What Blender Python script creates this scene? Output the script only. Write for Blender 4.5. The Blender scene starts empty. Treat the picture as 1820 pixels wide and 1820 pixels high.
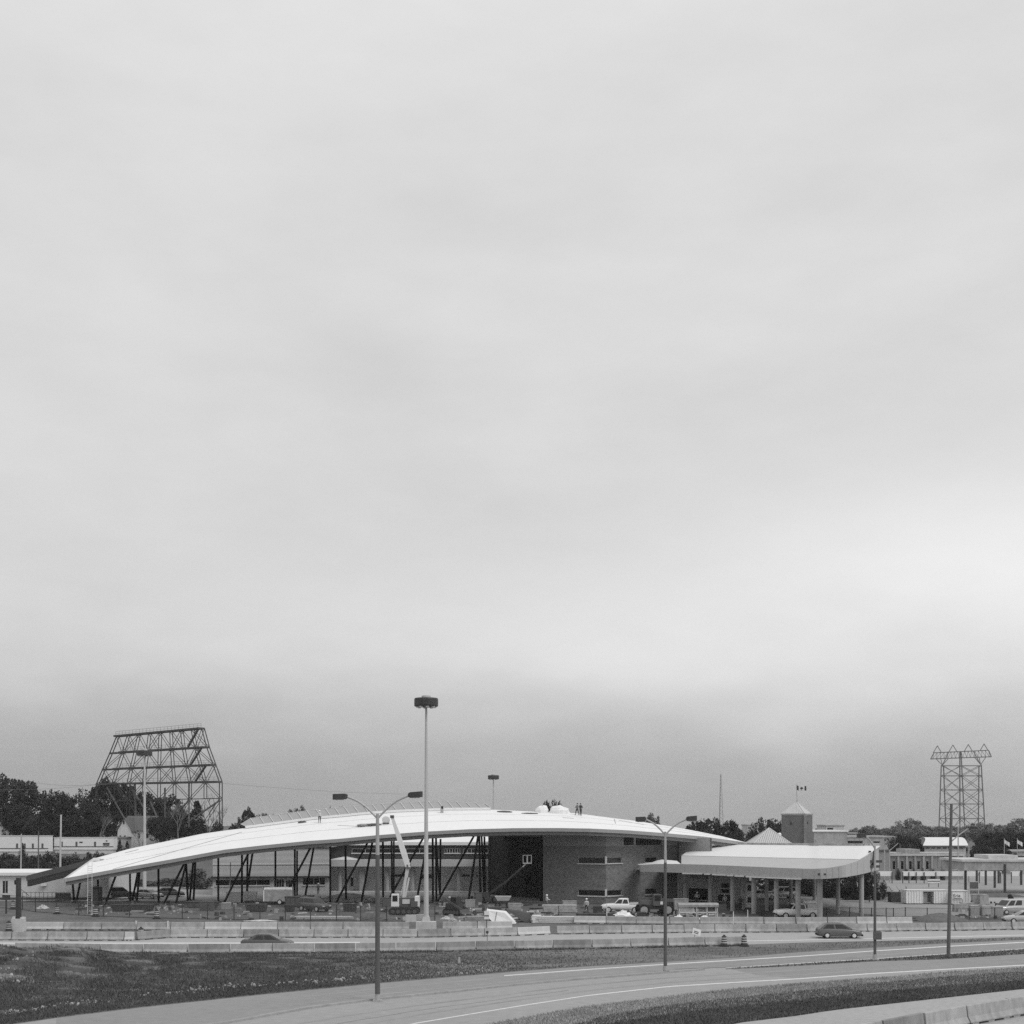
import bpy, bmesh, math, random
import numpy as np
from mathutils import Vector as V, Matrix
from mathutils.bvhtree import BVHTree
R = math.radians
random.seed(7); rng = np.random.default_rng(7)
scene = bpy.context.scene
C = scene.collection

# ------------------------------------------------------------------ camera
F, HY, H = 2200.0, 1454.0, 11.7          # focal length and horizon row in photo pixels, eye height in metres
cam = bpy.data.cameras.new('camera'); co = bpy.data.objects.new('camera', cam); C.objects.link(co)
cam.sensor_width = 36; cam.lens = 36*F/1820; cam.shift_y = (HY-910)/1820
cam.clip_start = .5; cam.clip_end = 9000
co.location = (0, 0, H); co.rotation_euler = (R(90), 0, 0); scene.camera = co

# ------------------------------------------------------------------ sky, sun, exposure
SUN_EL, SUN_AZ = 50, 128                 # elevation; azimuth clockwise from the view direction (right and behind)
w = bpy.data.worlds.new('World'); scene.world = w; w.use_nodes = True
nt = w.node_tree; nt.nodes.clear(); L = nt.links.new
def wn(t, **k):
    n = nt.nodes.new(t)
    for a, b in k.items(): setattr(n, a, b)
    return n
def wmath(op, a, b=None, c=None, clamp=False):
    n = wn('ShaderNodeMath', operation=op, use_clamp=clamp)
    for i, x in enumerate((a, b, c)):
        if x is None: continue
        if isinstance(x, (int, float)): n.inputs[i].default_value = x
        else: L(x, n.inputs[i])
    return n.outputs[0]
out = wn('ShaderNodeOutputWorld'); bg = wn('ShaderNodeBackground'); bg.inputs[1].default_value = .1
sky = wn('ShaderNodeTexSky', sky_type='NISHITA', sun_disc=False)
sky.sun_elevation = R(SUN_EL); sky.sun_rotation = R(SUN_AZ); sky.air_density = 1; sky.dust_density = 4
bw = wn('ShaderNodeRGBToBW'); L(sky.outputs[0], bw.inputs[0])
tc = wn('ShaderNodeTexCoord'); sx = wn('ShaderNodeSeparateXYZ'); L(tc.outputs['Generated'], sx.inputs[0])
def wnoise(scale, loc, detail, rough=.55):
    mp = wn('ShaderNodeMapping'); mp.inputs['Scale'].default_value = scale; mp.inputs['Location'].default_value = loc
    L(tc.outputs['Generated'], mp.inputs[0])
    n = wn('ShaderNodeTexNoise'); n.inputs['Scale'].default_value = 1; n.inputs['Detail'].default_value = detail
    n.inputs['Roughness'].default_value = rough; L(mp.outputs[0], n.inputs['Vector'])
    return wmath('SUBTRACT', n.outputs[0], .5)
n1 = wnoise((2.4, 2.4, 6), (3.1, 1.7, .6), 4)       # broad cloud banks
n2 = wnoise((6, 6, 17), (.3, 5.2, 2.2), 5)          # thin bands
zz = wmath('ADD', sx.outputs[2], wmath('ADD', wmath('MULTIPLY', n1, .12), wmath('MULTIPLY', n2, .025)))
ramp = wn('ShaderNodeValToRGB'); L(zz, ramp.inputs[0]); ramp.color_ramp.interpolation = 'LINEAR'
stops = [(0, .405), (.035, .475), (.075, .575), (.12, .655), (.17, .69), (.34, .70), (.6, .74), (1, .86)]
el = ramp.color_ramp.elements
while len(el) < len(stops): el.new(.5)
for e, (p, v) in zip(el, stops): e.position = p; e.color = (v, v, v, 1)
def bank(x, y, rx, rz, amt):                # a brighter or darker cloud bank, centred on a photo pixel's direction
    v = V(((x-910)/F, 1, -(y-HY)/F)).normalized()
    dx = wmath('DIVIDE', wmath('SUBTRACT', sx.outputs[0], v.x), rx); dz_ = wmath('DIVIDE', wmath('SUBTRACT', zz, v.z), rz)
    fw_ = wmath('GREATER_THAN', sx.outputs[1], 0)
    return wmath('MULTIPLY', wmath('MULTIPLY', wmath('EXPONENT', wmath('MULTIPLY', wmath('ADD', wmath('MULTIPLY', dx, dx), wmath('MULTIPLY', dz_, dz_)), -1)), amt), fw_)
n3 = wnoise((18, 18, 44), (1.3, 2.2, 4.2), 6, .65)   # wisps
banks = wmath('ADD', wmath('ADD', bank(1850, 940, .28, .05, .22), bank(1300, 1160, .34, .055, .14)), wmath('ADD', bank(1000, 950, .25, .05, -.05), bank(-150, 1330, .33, .07, -.15)))
clouds = wmath('MULTIPLY', ramp.outputs[0], wmath('ADD', wmath('ADD', wmath('ADD', wmath('MULTIPLY', n1, .30), wmath('MULTIPLY', n2, .12)), wmath('MULTIPLY', n3, .07)), wmath('ADD', banks, 1)))
mix = wn('ShaderNodeMix', data_type='FLOAT'); mix.inputs[0].default_value = .95
L(bw.outputs[0], mix.inputs[2]); L(wmath('MULTIPLY', clouds, 10.3), mix.inputs[3])
L(mix.outputs[0], bg.inputs[0]); L(bg.outputs[0], out.inputs[0])

sl = bpy.data.lights.new('sun', 'SUN'); sl.energy = 1.3; sl.angle = R(26); sl.color = (1, 1, 1)
so = bpy.data.objects.new('sun', sl); C.objects.link(so)
az, elv = R(SUN_AZ), R(SUN_EL)
sd = V((math.sin(az)*math.cos(elv), math.cos(az)*math.cos(elv), math.sin(elv)))
so.rotation_euler = sd.to_track_quat('Z', 'Y').to_euler(); so.location = (60, -60, 120)
vs = scene.view_settings; vs.view_transform = 'Standard'; vs.look = 'None'; vs.gamma = 1; vs.exposure = 0; vs.use_curve_mapping = False
scene.cycles.max_bounces = 6; scene.cycles.volume_bounces = 0; scene.cycles.transparent_max_bounces = 12
scene.cycles.use_denoising = False

# ------------------------------------------------------------------ pixels to places
def P(x, y, d): return V(((x-910)/F*d, d, H-(y-HY)/F*d))
def G(x, y, z=0.0):
    d = (H-z)*F/(y-HY); return V(((x-910)/F*d, d, z))
def lerp(x, xs, ys): return float(np.interp(x, xs, ys))

# ------------------------------------------------------------------ materials (black and white photograph: greys only)
MATS = {}
def mat(name, v, rough=.8, n=.15, ns=.6, fine=.16, fs=3, bump=0., spec=.3, metal=0., stretch=(1, 1, 1), wave=None):
    if name in MATS: return MATS[name]
    m = bpy.data.materials.new(name); m.use_nodes = True; t = m.node_tree; b = t.nodes['Principled BSDF']
    def N(ty, **k):
        q = t.nodes.new(ty)
        for a, c in k.items(): setattr(q, a, c)
        return q
    def M(op, a, c):
        q = N('ShaderNodeMath', operation=op)
        for i, x in enumerate((a, c)):
            if isinstance(x, (int, float)): q.inputs[i].default_value = x
            else: t.links.new(x, q.inputs[i])
        return q.outputs[0]
    g = N('ShaderNodeNewGeometry'); mp = N('ShaderNodeMapping'); mp.inputs['Scale'].default_value = stretch
    t.links.new(g.outputs['Position'], mp.inputs[0])
    def noise(s, d):
        q = N('ShaderNodeTexNoise'); q.inputs['Scale'].default_value = s; q.inputs['Detail'].default_value = d
        t.links.new(mp.outputs[0], q.inputs['Vector']); return q.outputs[0]
    a = noise(ns, 4); f = noise(fs, 2)
    k = M('ADD', M('MULTIPLY', M('SUBTRACT', a, .5), 3.2*n), M('ADD', M('MULTIPLY', M('SUBTRACT', f, .5), 3*fine), 1))
    if wave:                                # (per metre, depth) horizontal courses
        sp = N('ShaderNodeSeparateXYZ'); t.links.new(g.outputs['Position'], sp.inputs[0])
        s = M('SINE', M('MULTIPLY', sp.outputs[2], wave[0]*2*math.pi), 0)
        k = M('ADD', k, M('MULTIPLY', s, wave[1]))
    val = M('MULTIPLY', M('MAXIMUM', k, .05), v)
    cb = N('ShaderNodeCombineColor')
    for i in range(3): t.links.new(val, cb.inputs[i])
    t.links.new(cb.outputs[0], b.inputs['Base Color'])
    b.inputs['Roughness'].default_value = rough; b.inputs['Specular IOR Level'].default_value = spec; b.inputs['Metallic'].default_value = metal
    if bump:
        bp = N('ShaderNodeBump'); bp.inputs['Strength'].default_value = bump; bp.inputs['Distance'].default_value = .05
        t.links.new(f, bp.inputs['Height']); t.links.new(bp.outputs[0], b.inputs['Normal'])
    MATS[name] = m; return m
def meshlink(name, alpha):                  # chain link seen from afar: a fine wire pattern that lets most light through
    m = bpy.data.materials.new(name); m.use_nodes = True; t = m.node_tree; b = t.nodes['Principled BSDF']; o = t.nodes['Material Output']
    b.inputs['Base Color'].default_value = (.10, .10, .10, 1); b.inputs['Roughness'].default_value = .6
    g = t.nodes.new('ShaderNodeNewGeometry'); s = t.nodes.new('ShaderNodeTexNoise'); s.inputs['Scale'].default_value = 30
    t.links.new(g.outputs['Position'], s.inputs['Vector'])
    mr = t.nodes.new('ShaderNodeMapRange'); mr.inputs[1].default_value = .3; mr.inputs[2].default_value = .7
    mr.inputs[3].default_value = alpha*.6; mr.inputs[4].default_value = alpha*1.4; t.links.new(s.outputs[0], mr.inputs[0])
    tr = t.nodes.new('ShaderNodeBsdfTransparent'); mx = t.nodes.new('ShaderNodeMixShader')
    t.links.new(mr.outputs[0], mx.inputs[0]); t.links.new(tr.outputs[0], mx.inputs[1]); t.links.new(b.outputs[0], mx.inputs[2]); t.links.new(mx.outputs[0], o.inputs[0])
    MATS[name] = m; return m
def leafmat(name, v):
    m = mat(name, v, rough=.7, n=.5, ns=.5, fine=.45, fs=3, spec=.2)
    return m
mat('membrane', .80, .55, .03, .2, .03, 1.2, spec=.3)
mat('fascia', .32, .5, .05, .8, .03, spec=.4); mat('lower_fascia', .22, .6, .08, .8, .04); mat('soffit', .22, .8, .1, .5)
mat('black_steel', .010, .6, .2, 2, .1, spec=.1); mat('shaded_brick', .03, .9, .2, .5, .2)  # recess walls: brick darkened to near black to carry the shade
mat('brick', .21, .9, .14, .5, .46, 2.2, stretch=(1, 1, 3)); mat('render_band', .34, .85, .1, .8, .06)
mat('dark_brick', .07, .9, .12, .5, .2, 5, stretch=(1, 1, 3)); mat('tan_brick', .52, .9, .08, .4, .12, 5, stretch=(1, 1, 3), wave=(.95, .07))
mat('pale_wall', .60, .85, .06, .4, .06); mat('white_paint', .78, .5, .05, .6, .03); mat('off_white', .58, .6, .08, .7, .05)
mat('glass', .02, .12, 0, 1, 0, spec=.55); mat('sky_glass', .34, .25, .03, 1, 0, spec=.9); mat('frame_light', .62, .5, .05, 1, .03); mat('dark_void', .012, .9, .2, 1)
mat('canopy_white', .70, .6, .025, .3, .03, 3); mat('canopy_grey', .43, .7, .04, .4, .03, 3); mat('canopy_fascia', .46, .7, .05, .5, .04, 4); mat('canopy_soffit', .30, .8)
mat('column', .40, .8, .12, .7, .06, stretch=(1, 1, .3)); mat('concrete_light', .52, .85, .16, .5, .16, 2.5, stretch=(1, 1, .45)); mat('concrete_mid', .36, .85, .28, .5, .26, 2.5, stretch=(1, 1, .45)); mat('concrete_dark', .25, .85, .28, .5, .26, 2.5, stretch=(1, 1, .45))
mat('asphalt', .31, .9, .06, .12, .14, 2.5, stretch=(.5, 1, 1)); mat('asphalt_pale', .36, .9, .07, .15, .14, 2.5, stretch=(.3, 1, 1)); mat('road_concrete', .36, .9, .07, .2, .14, 2.5)
mat('asphalt_dark', .255, .9, .09, .15, .14, 2.5, stretch=(.5, 1, 1)); mat('seam_grey', .6, .7); mat('tyre_track', .275, .9, .22, .3, .12, 2, stretch=(.25, 1, 1)); mat('line_paint', .62, .7, .12, 2.5, .12); mat('kerb', .30, .9, .15, 1); mat('kerb_dark', .09, .9, .2, 1); mat('seal', .13, .9, .3, .6, .2)
mat('dirt', .11, .95, .28, .12, .18, 3, bump=.3); mat('yard', .115, .95, .42, .13, .35, 1.2, bump=.3); mat('lot', .30, .9, .2, .08, .12, 1.5)
mat('verge', .145, .95, .55, .16, .35, 1.4, stretch=(.3, 1, 1)); mat('dry_grass', .27, .95, .22, .3, .3, 3); mat('turf', .07, .95, .3, .2, .3, 3)
mat('blade_dark', .115, .8, .4, .25, .3, 3); mat('blade_green', .09, .8, .38, .2, .35, 3); mat('blade_dry', .36, .8, .3, .4, .3, 3); mat('stone', .36, .85, .25, 1, .2)
mat('galv', .42, .45, .06, .6, .04, metal=.2); mat('galv_light', .50, .5, .05, .4, .03); mat('dark_metal', .05, .5, .12, 1, .05); mat('mid_metal', .105, .55, .12, 1, .05); mat('pole_wood', .13, .9, .2, 1, .15, stretch=(4, 4, .4))
mat('lattice', .075, .6, .15, .3, .05); mat('lattice_grey', .16, .6, .1, .3)
mat('bark', .05, .95, .2, 1); mat('bare_bark', .20, .95, .2, .5); leafmat('leaf_dark', .036); leafmat('leaf_mid', .10); leafmat('leaf_hazed', .17)  # far skyline crowns: haze put into a paler leaf colour
mat('tyre', .02, .85, .1, 3); mat('rim', .6, .4, .05, 3); mat('car_dark', .075, .3, .04, 1, .02, spec=.6); mat('car_grey', .11, .28, .04, 1, .02, spec=.6); mat('car_white', .78, .25, .03, 1, .02, spec=.5); mat('car_silver', .5, .25, .03, 1, .02, metal=.3); mat('lamp_glass', .8, .1, 0, 1, 0, spec=.6); mat('tail_red', .07, .3)
mat('skin', .4, .6); mat('cloth_dark', .05, .9); mat('cloth_mid', .2, .9); mat('cloth_light', .55, .9); mat('helmet', .85, .3)
mat('tarp_white', .80, .5, .08, 1.2, .06, bump=.2); mat('tarp_dark', .06, .7, .2, 1); mat('lumber', .42, .9, .25, 1.5, .15); mat('crate', .33, .9, .2, 1.5); mat('rust', .10, .9, .25, 1)
mat('drum_dark', .06, .7); mat('drum_stripe', .5, .5); mat('shingle', .13, .9, .12, .8, .1); mat('house_white', .62, .8, .06, .6); mat('metal_roof', .50, .5, .05, .4, .03); mat('tower_brick', .15, .9, .12, .4, .2, 2.5); mat('stone_wall', .27, .9, .15, .5, .15, 3); mat('heap', .13, .95, .25, .5, .25, 3, bump=.4)
meshlink('chain_link', .22)

# ------------------------------------------------------------------ mesh builder
class MB:
    def __init__(s): s.v = []; s.f = []
    def add(s, vs, fs):
        o = len(s.v); s.v += [V(p) for p in vs]; s.f += [tuple(o+i for i in f) for f in fs]; return s
    def box(s, c, sz, rz=0., taper=1.):
        x, y, z = sz[0]/2, sz[1]/2, sz[2]/2; m = Matrix.Rotation(rz, 3, 'Z'); c = V(c)
        p = [(-x, -y, -z), (x, -y, -z), (x, y, -z), (-x, y, -z)] + [(a*taper, b*taper, z) for a, b in ((-x, -y), (x, -y), (x, y), (-x, y))]
        return s.add([c+m@V(q) for q in p], [(3, 2, 1, 0), (4, 5, 6, 7), (0, 1, 5, 4), (1, 2, 6, 5), (2, 3, 7, 6), (3, 0, 4, 7)])
    def bb(s, x0, x1, y0, y1, z0, z1): return s.box(((x0+x1)/2, (y0+y1)/2, (z0+z1)/2), (x1-x0, y1-y0, z1-z0))
    def tube(s, a, b, r0, r1=None, n=6):
        a, b = V(a), V(b); r1 = r0 if r1 is None else r1; d = b-a
        if d.length < 1e-6: return s
        q = d.to_track_quat('Z', 'Y').to_matrix(); o = []
        for p, r in ((a, r0), (b, r1)):
            o += [p+q@V((r*math.cos(2*math.pi*(i+.5)/n), r*math.sin(2*math.pi*(i+.5)/n), 0)) for i in range(n)]
        return s.add(o, [(i, (i+1) % n, n+(i+1) % n, n+i) for i in range(n)]+[tuple(range(n))[::-1], tuple(range(n, 2*n))])
    def path(s, pts, r, n=6):
        for a, b in zip(pts, pts[1:]): s.tube(a, b, r, r, n)
        return s
    def bar(s, a, b, w, h):                 # beam with w across (horizontal) and h up
        a, b = V(a), V(b); d = (b-a).normalized(); u = d.cross(V((0, 0, 1)))
        u = V((1, 0, 0)) if u.length < 1e-4 else u.normalized(); k = u.cross(d).normalized(); u = u*w/2; k = k*h/2
        p = [a-u-k, a+u-k, a+u+k, a-u+k, b-u-k, b+u-k, b+u+k, b-u+k]
        return s.add(p, [(0, 1, 2, 3), (7, 6, 5, 4), (0, 4, 5, 1), (1, 5, 6, 2), (2, 6, 7, 3), (3, 7, 4, 0)])
    def loft(s, rings, cap=True, close=True):
        n = len(rings[0]); o = [p for r in rings for p in r]; f = []
        for j in range(len(rings)-1):
            for i in range(n if close else n-1):
                k = (i+1) % n; f.append((j*n+i, j*n+k, (j+1)*n+k, (j+1)*n+i))
        if cap: f += [tuple(range(n))[::-1], tuple(range((len(rings)-1)*n, len(rings)*n))]
        return s.add(o, f)
    def prism(s, pts, z0, z1):
        n = len(pts); return s.loft([[V((p[0], p[1], z0)) for p in pts], [V((p[0], p[1], z1)) for p in pts]])
    def slab(s, pts, off):                  # planar polygon thickened by a vector
        off = V(off); return s.loft([[V(p) for p in pts], [V(p)+off for p in pts]])
    def lathe(s, prof, n=12, c=(0, 0, 0)):
        c = V(c); return s.loft([[c+V((r*math.cos(2*math.pi*i/n), r*math.sin(2*math.pi*i/n), z)) for i in range(n)] for r, z in prof])
    def mesh(s, name, origin=V((0, 0, 0)), smooth=False):
        m = bpy.data.meshes.new(name); m.from_pydata([p-origin for p in s.v], [], s.f); m.validate(); 
        if smooth: m.polygons.foreach_set('use_smooth', [True]*len(m.polygons))
        b = bmesh.new(); b.from_mesh(m); bmesh.ops.recalc_face_normals(b, faces=b.faces); b.to_mesh(m); b.free(); m.update(); return m
def wloc(o):
    l = V((0, 0, 0))
    while o: l = l+V(o.location); o = o.parent
    return l
def obj(name, me, m, parent=None, loc=None):
    o = bpy.data.objects.new(name, me); C.objects.link(o); o.parent = parent
    if m and me is not None and not len(me.materials): me.materials.append(MATS[m])
    if loc is not None: o.location = loc
    return o
def tag(o, label, cat=None, group=None):
    o['label'] = label
    if cat: o['category'] = cat
    if group: o['group'] = group
    return o
def thing(name, label, cat, loc=(0, 0, 0), rz=0., group=None):
    o = bpy.data.objects.new(name, None); C.objects.link(o); o.location = loc; o.rotation_euler = (0, 0, rz); o.empty_display_size = .3
    return tag(o, label, cat, group)
def part(parent, name, mb, m, smooth=False, world=False, label=None):
    og = wloc(parent) if world else V((0, 0, 0))
    o = obj(name, mb.mesh(name, og, smooth), m, parent)
    if label: o['label'] = label
    return o
def single(name, mb, m, label, cat, group=None, smooth=False):     # one-mesh thing, origin at its foot
    xs = [p.x for p in mb.v]; ys = [p.y for p in mb.v]; og = V(((min(xs)+max(xs))/2, (min(ys)+max(ys))/2, min(p.z for p in mb.v)))
    o = obj(name, mb.mesh(name, og, smooth), m, None, og); return tag(o, label, cat, group)
def struct(name, mb, m, kind='structure', label=None, smooth=False):
    o = obj(name, mb.mesh(name, V((0, 0, 0)), smooth), m); o['kind'] = kind
    if label: o['label'] = label
    return o
def copy_tree(o, parent=None):
    c = o.copy(); C.objects.link(c); c.parent = parent
    for ch in o.children: copy_tree(ch, c)
    return c
ORD = ['first', 'second', 'third', 'fourth', 'fifth', 'sixth', 'seventh', 'eighth', 'ninth', 'tenth', 'eleventh', 'twelfth', 'thirteenth', 'fourteenth', 'fifteenth', 'sixteenth', 'seventeenth', 'eighteenth', 'nineteenth', 'twentieth', 'twenty-first', 'twenty-second', 'twenty-third', 'twenty-fourth', 'twenty-fifth', 'twenty-sixth', 'twenty-seventh', 'twenty-eighth', 'twenty-ninth', 'thirtieth']

# ------------------------------------------------------------------ ground
RE_FAR = [(-300, 1862), (25, 1820), (114, 1807), (253, 1790), (460, 1768), (666, 1748), (920, 1726), (1014, 1719), (1186, 1709), (1314, 1701), (1420, 1692), (1552, 1684), (1688, 1676), (1820, 1670), (2100, 1655)]
WL1 = [(896, 1734.5), (1043, 1723.5), (1186, 1714), (1420, 1700), (1552, 1690.5), (1688, 1682), (1820, 1675), (2100, 1662)]
KERB = [(-100, 1905), (200, 1850), (400, 1819), (451, 1810), (543, 1793), (666, 1777), (800, 1764), (920, 1751), (1043, 1740), (1181, 1729.5), (1250, 1724)]
WL2 = [(1290, 1721), (1420, 1713), (1552, 1705), (1684, 1696), (1820, 1687), (2100, 1672)]
MED_N = [(1290, 1723), (1420, 1717), (1552, 1709), (1684, 1705), (1820, 1696), (2100, 1681)]
WL3 = [(500, 1870), (740, 1819), (829, 1804), (920, 1789), (1043, 1770), (1186, 1754), (1314, 1746), (1420, 1740), (1552, 1730.5), (1684, 1723), (1816, 1716), (2100, 1702)]
RE_NEAR = [(-300, 2200), (300, 1960), (650, 1868), (900, 1816), (1043, 1790), (1186, 1773), (1314, 1758), (1420, 1749), (1552, 1740), (1684, 1729), (1820, 1721), (2100, 1706)]
DRY_N = [(300, 2040), (700, 1925), (900, 1868), (1071, 1816), (1186, 1796), (1420, 1771), (1530, 1759), (1684, 1745), (1820, 1736), (2100, 1720)]
DARK_N = [(300, 2200), (900, 1950), (1150, 1860), (1306, 1819), (1414, 1806), (1486, 1795), (1640, 1778), (1820, 1758), (2100, 1732)]
ROW3 = [(-300, 1691), (27, 1692), (103, 1693), (179, 1694), (334, 1694.5), (559, 1693), (774, 1691), (914, 1688), (1051, 1685.5), (1187, 1682.5), (1318, 1680), (1420, 1676.5), (1600, 1672.5), (1820, 1666), (2100, 1652)]
ROW2 = [(-300, 1671), (0, 1671), (240, 1671.5), (303, 1666.5), (600, 1666.3), (742, 1666), (861, 1664), (919, 1663), (977, 1660.5), (1047, 1659.6), (1215, 1657.5), (1433, 1656.7), (1540, 1655.5), (1700, 1654), (1820, 1652), (2100, 1649)]
ROW1 = [(45, 1652.5), (250, 1653), (600, 1653), (850, 1651.5), (911, 1651)]
ROW0 = [(1015, 1641), (1200, 1643), (1400, 1643.5), (1621, 1642.5)]
edge = [G(*p) for p in RE_FAR]; EX = [p.x for p in edge]; EY = [p.y for p in edge]
def sstep(t): t = min(1, max(0, t)); return t*t*(3-2*t)
def hgt(X, Y):
    h = 0.
    if Y < 108 and X < 12:
        A = lerp(X, [-60, -42, -36, -31.6, -25, -10, 0, 10], [1.75, 1.6, 1.35, 1.05, .75, .3, .1, 0]); e = lerp(X, EX, EY)+1.5
        if Y > e: h = A*sstep((Y-e)/max(97-e, 2)) if Y < 97 else A*sstep((105-Y)/7)
        h *= 1+.12*math.sin(X*.7+Y*.9)+.08*math.sin(X*1.9-Y*1.3)
    if Y > 900: h = -(Y-900)*.013
    if Y > 222 and X < -40 and Y < 900:
        h = lerp(Y, [222, 240, 275, 310, 420], [0, 1.35, 4.1, 5, 6])*sstep((-40-X)/22)
    return h
xs = list(np.concatenate([[-2500, -1300, -700, -400, -250, -180, -130], np.arange(-110, 100, 3.), [120, 160, 220, 320, 500, 900, 1500, 2500]]))
ys = list(np.concatenate([[-300, -80, 0, 30], np.arange(45, 110, 2.5), [115, 120, 130, 150, 180, 205, 222, 231, 240, 250, 262, 275, 290, 310, 340, 380, 420, 520, 700, 899, 900, 1300, 2000, 3000]]))
mb = MB(); mb.add([(x, y, hgt(x, y)-.03) for y in ys for x in xs], [(j*len(xs)+i, j*len(xs)+i+1, (j+1)*len(xs)+i+1, (j+1)*len(xs)+i) for j in range(len(ys)-1) for i in range(len(xs)-1)])
struct('ground', mb, 'dirt', smooth=True)
def on(line, x): return lerp(x, [p[0] for p in line], [p[1] for p in line])
def strip(A, B, nx=90, ny=1, z=.004, x0=None, x1=None):
    x0 = max(A[0][0], B[0][0]) if x0 is None else x0; x1 = min(A[-1][0], B[-1][0]) if x1 is None else x1
    mb = MB(); vs = []
    for i in range(nx+1):
        x = x0+(x1-x0)*i/nx; a = G(x, on(A, x)); b = G(x, on(B, x))
        for j in range(ny+1):
            p = a.lerp(b, j/ny); p.z = hgt(p.x, p.y)+z; vs.append(p)
    n = ny+1
    return mb.add(vs, [(i*n+j, i*n+j+1, (i+1)*n+j+1, (i+1)*n+j) for i in range(nx) for j in range(ny)])
def off(line, d): return [(x, y+d) for x, y in line]
struct('grass_verge', strip(off(ROW3, -1), RE_FAR, 150, 24, .004), 'verge', smooth=True)
struct('mound_turf', strip([(-300, 1692.5), (150, 1696), (300, 1699), (480, 1712), (600, 1735), (680, 1746.5)], off(RE_FAR, -.5), 80, 20, .009), 'turf', smooth=True)
struct('bridge_approach_road', strip(ROW2, off(ROW3, .5), 90, 1, .002), 'asphalt_pale')
struct('ramp_road', strip(RE_FAR, RE_NEAR, 160, 1, .009), 'asphalt')
def pline(A, half, z, x0=None, x1=None, nx=120): return strip(off(A, -half), off(A, half), nx, 1, z, x0, x1)
for nm, A, hf in (('ramp_edge_line', WL1, .75), ('ramp_median_line', WL2, .8), ('ramp_lane_line', WL3, .85)):
    struct(nm, pline(A, hf, .016), 'line_paint')
struct('ramp_left_line', pline([(300, 1833.5), (379, 1820.5), (460, 1806.5), (520, 1795.8)], .8, .016), 'line_paint')
struct('approach_edge_line', pline([(-300, 1676), (60, 1676.5), (240, 1676.5), (420, 1676.3), (640, 1675)], .9, .008), 'line_paint')
struct('approach_far_line', pline([(1300, 1673), (1420, 1671), (1560, 1668), (1820, 1662), (2100, 1654)], .5, .008), 'line_paint')
struct('road_edge_seal', strip(off(RE_FAR, -.9), off(RE_FAR, .7), 140, 1, .013), 'seal')
struct('near_edge_seal', strip(off(RE_NEAR, -1), off(RE_NEAR, .8), 140, 1, .013), 'seal')
kb = MB(); kp = [G(x, on(KERB, x)) for x in np.linspace(-100, 1250, 80)]
rings = []
for i, p in enumerate(kp):
    t = (kp[min(i+1, 79)]-kp[max(i-1, 0)]).normalized(); u = V((-t.y, t.x, 0))
    rings.append([p+u*.22+V((0, 0, 0)), p+u*.2+V((0, 0, .12)), p-u*.2+V((0, 0, .12)), p-u*.22])
kb.loft(rings); struct('median_kerb', kb, 'kerb')
struct('gutter_stain', strip(off(KERB, -1.6), off(KERB, -.4), 90, 1, .013), 'seal')
struct('median_strip', strip(WL2, MED_N, 80, 1, .019), 'verge')
struct('dry_grass_verge', strip(RE_NEAR, DRY_N, 90, 3, .006), 'dry_grass'); struct('dark_grass_swale', strip(DRY_N, DARK_N, 90, 4, .006), 'turf')
struct('overpass_shoulder', strip(DARK_N, [(300, 2400), (900, 2250), (2100, 2000)], 60, 2, .01), 'road_concrete')
struct('construction_yard', strip([(-400, 1604), (300, 1606), (900, 1606), (1440, 1612), (1500, 1625), (1640, 1637), (2300, 1640)], off(ROW2, -.6), 90, 3, -.008), 'yard')
struct('parking_lot', strip([(-400, 1577), (300, 1577), (900, 1574), (1400, 1580), (1600, 1585), (2300, 1592)], [(-400, 1601), (300, 1602), (900, 1603), (1440, 1610), (1560, 1628), (2300, 1633)], 60, 2, -.004), 'lot')
struct('plaza_pavement', strip([(590, 1530), (2300, 1530)], [(590, 1575.5), (900, 1574), (1400, 1580), (1600, 1585), (2300, 1592)], 40, 2, -.002), 'lot')
# slim dark seams and tyre stains on the ramp
struct('pavement_joint', strip([(1200, 1722.5), (1330, 1717.5), (1440, 1714)], [(1200, 1723.3), (1330, 1718.6), (1440, 1714.9)], 20, 1, .013), 'seal')

struct('older_asphalt', strip([(1300, 1722.5), (1420, 1717.5), (1552, 1709.5), (1684, 1705.5), (1820, 1696.5), (2100, 1681.5)], [(1300, 1723), (1345, 1733), (1420, 1738.6), (1552, 1729.2), (1684, 1721.6), (1816, 1714.6), (2100, 1701)], 60, 1, .011), 'asphalt_dark')
struct('upper_lane_asphalt', strip(off(RE_FAR, .9), off([(p[0], p[1]) for p in KERB[:-1]]+[(1250, 1723.4), (1420, 1712.4), (1552, 1704.4), (1684, 1695.4), (1820, 1686.4), (2100, 1671.4)], -1.4), 120, 1, .0105, 100, 2050), 'asphalt_dark')
for A, B in ((RE_FAR, KERB[:-1]+[(1250, 1723.4), (1552, 1704.4), (1820, 1686.4), (2100, 1671.4)]), (KERB[:-1]+[(1290, 1723), (1552, 1709), (1820, 1696), (2100, 1681)], WL3)):
    for k in (.36, .70):
        ln_ = [(x, on(A, x)*(1-k)+on(B, x)*k) for x in np.linspace(520, 2050, 60)]; w_ = [(1.05 if x < 1100 else .8) for x, _ in ln_]
        struct('wheel_track', strip([(x, y_-q) for (x, y_), q in zip(ln_, w_)], [(x, y_+q) for (x, y_), q in zip(ln_, w_)], 110, 1, .0135), 'tyre_track')
ck = MB(); r_ = random.Random(4)             # one sealed crack, wandering along the lower lane
pts = [G(x, on(KERB, x)*.45+on(WL3, x)*.55+r_.uniform(-.5, .5))+V((0, 0, .0165)) for x in np.linspace(560, 1010, 26)]
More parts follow.
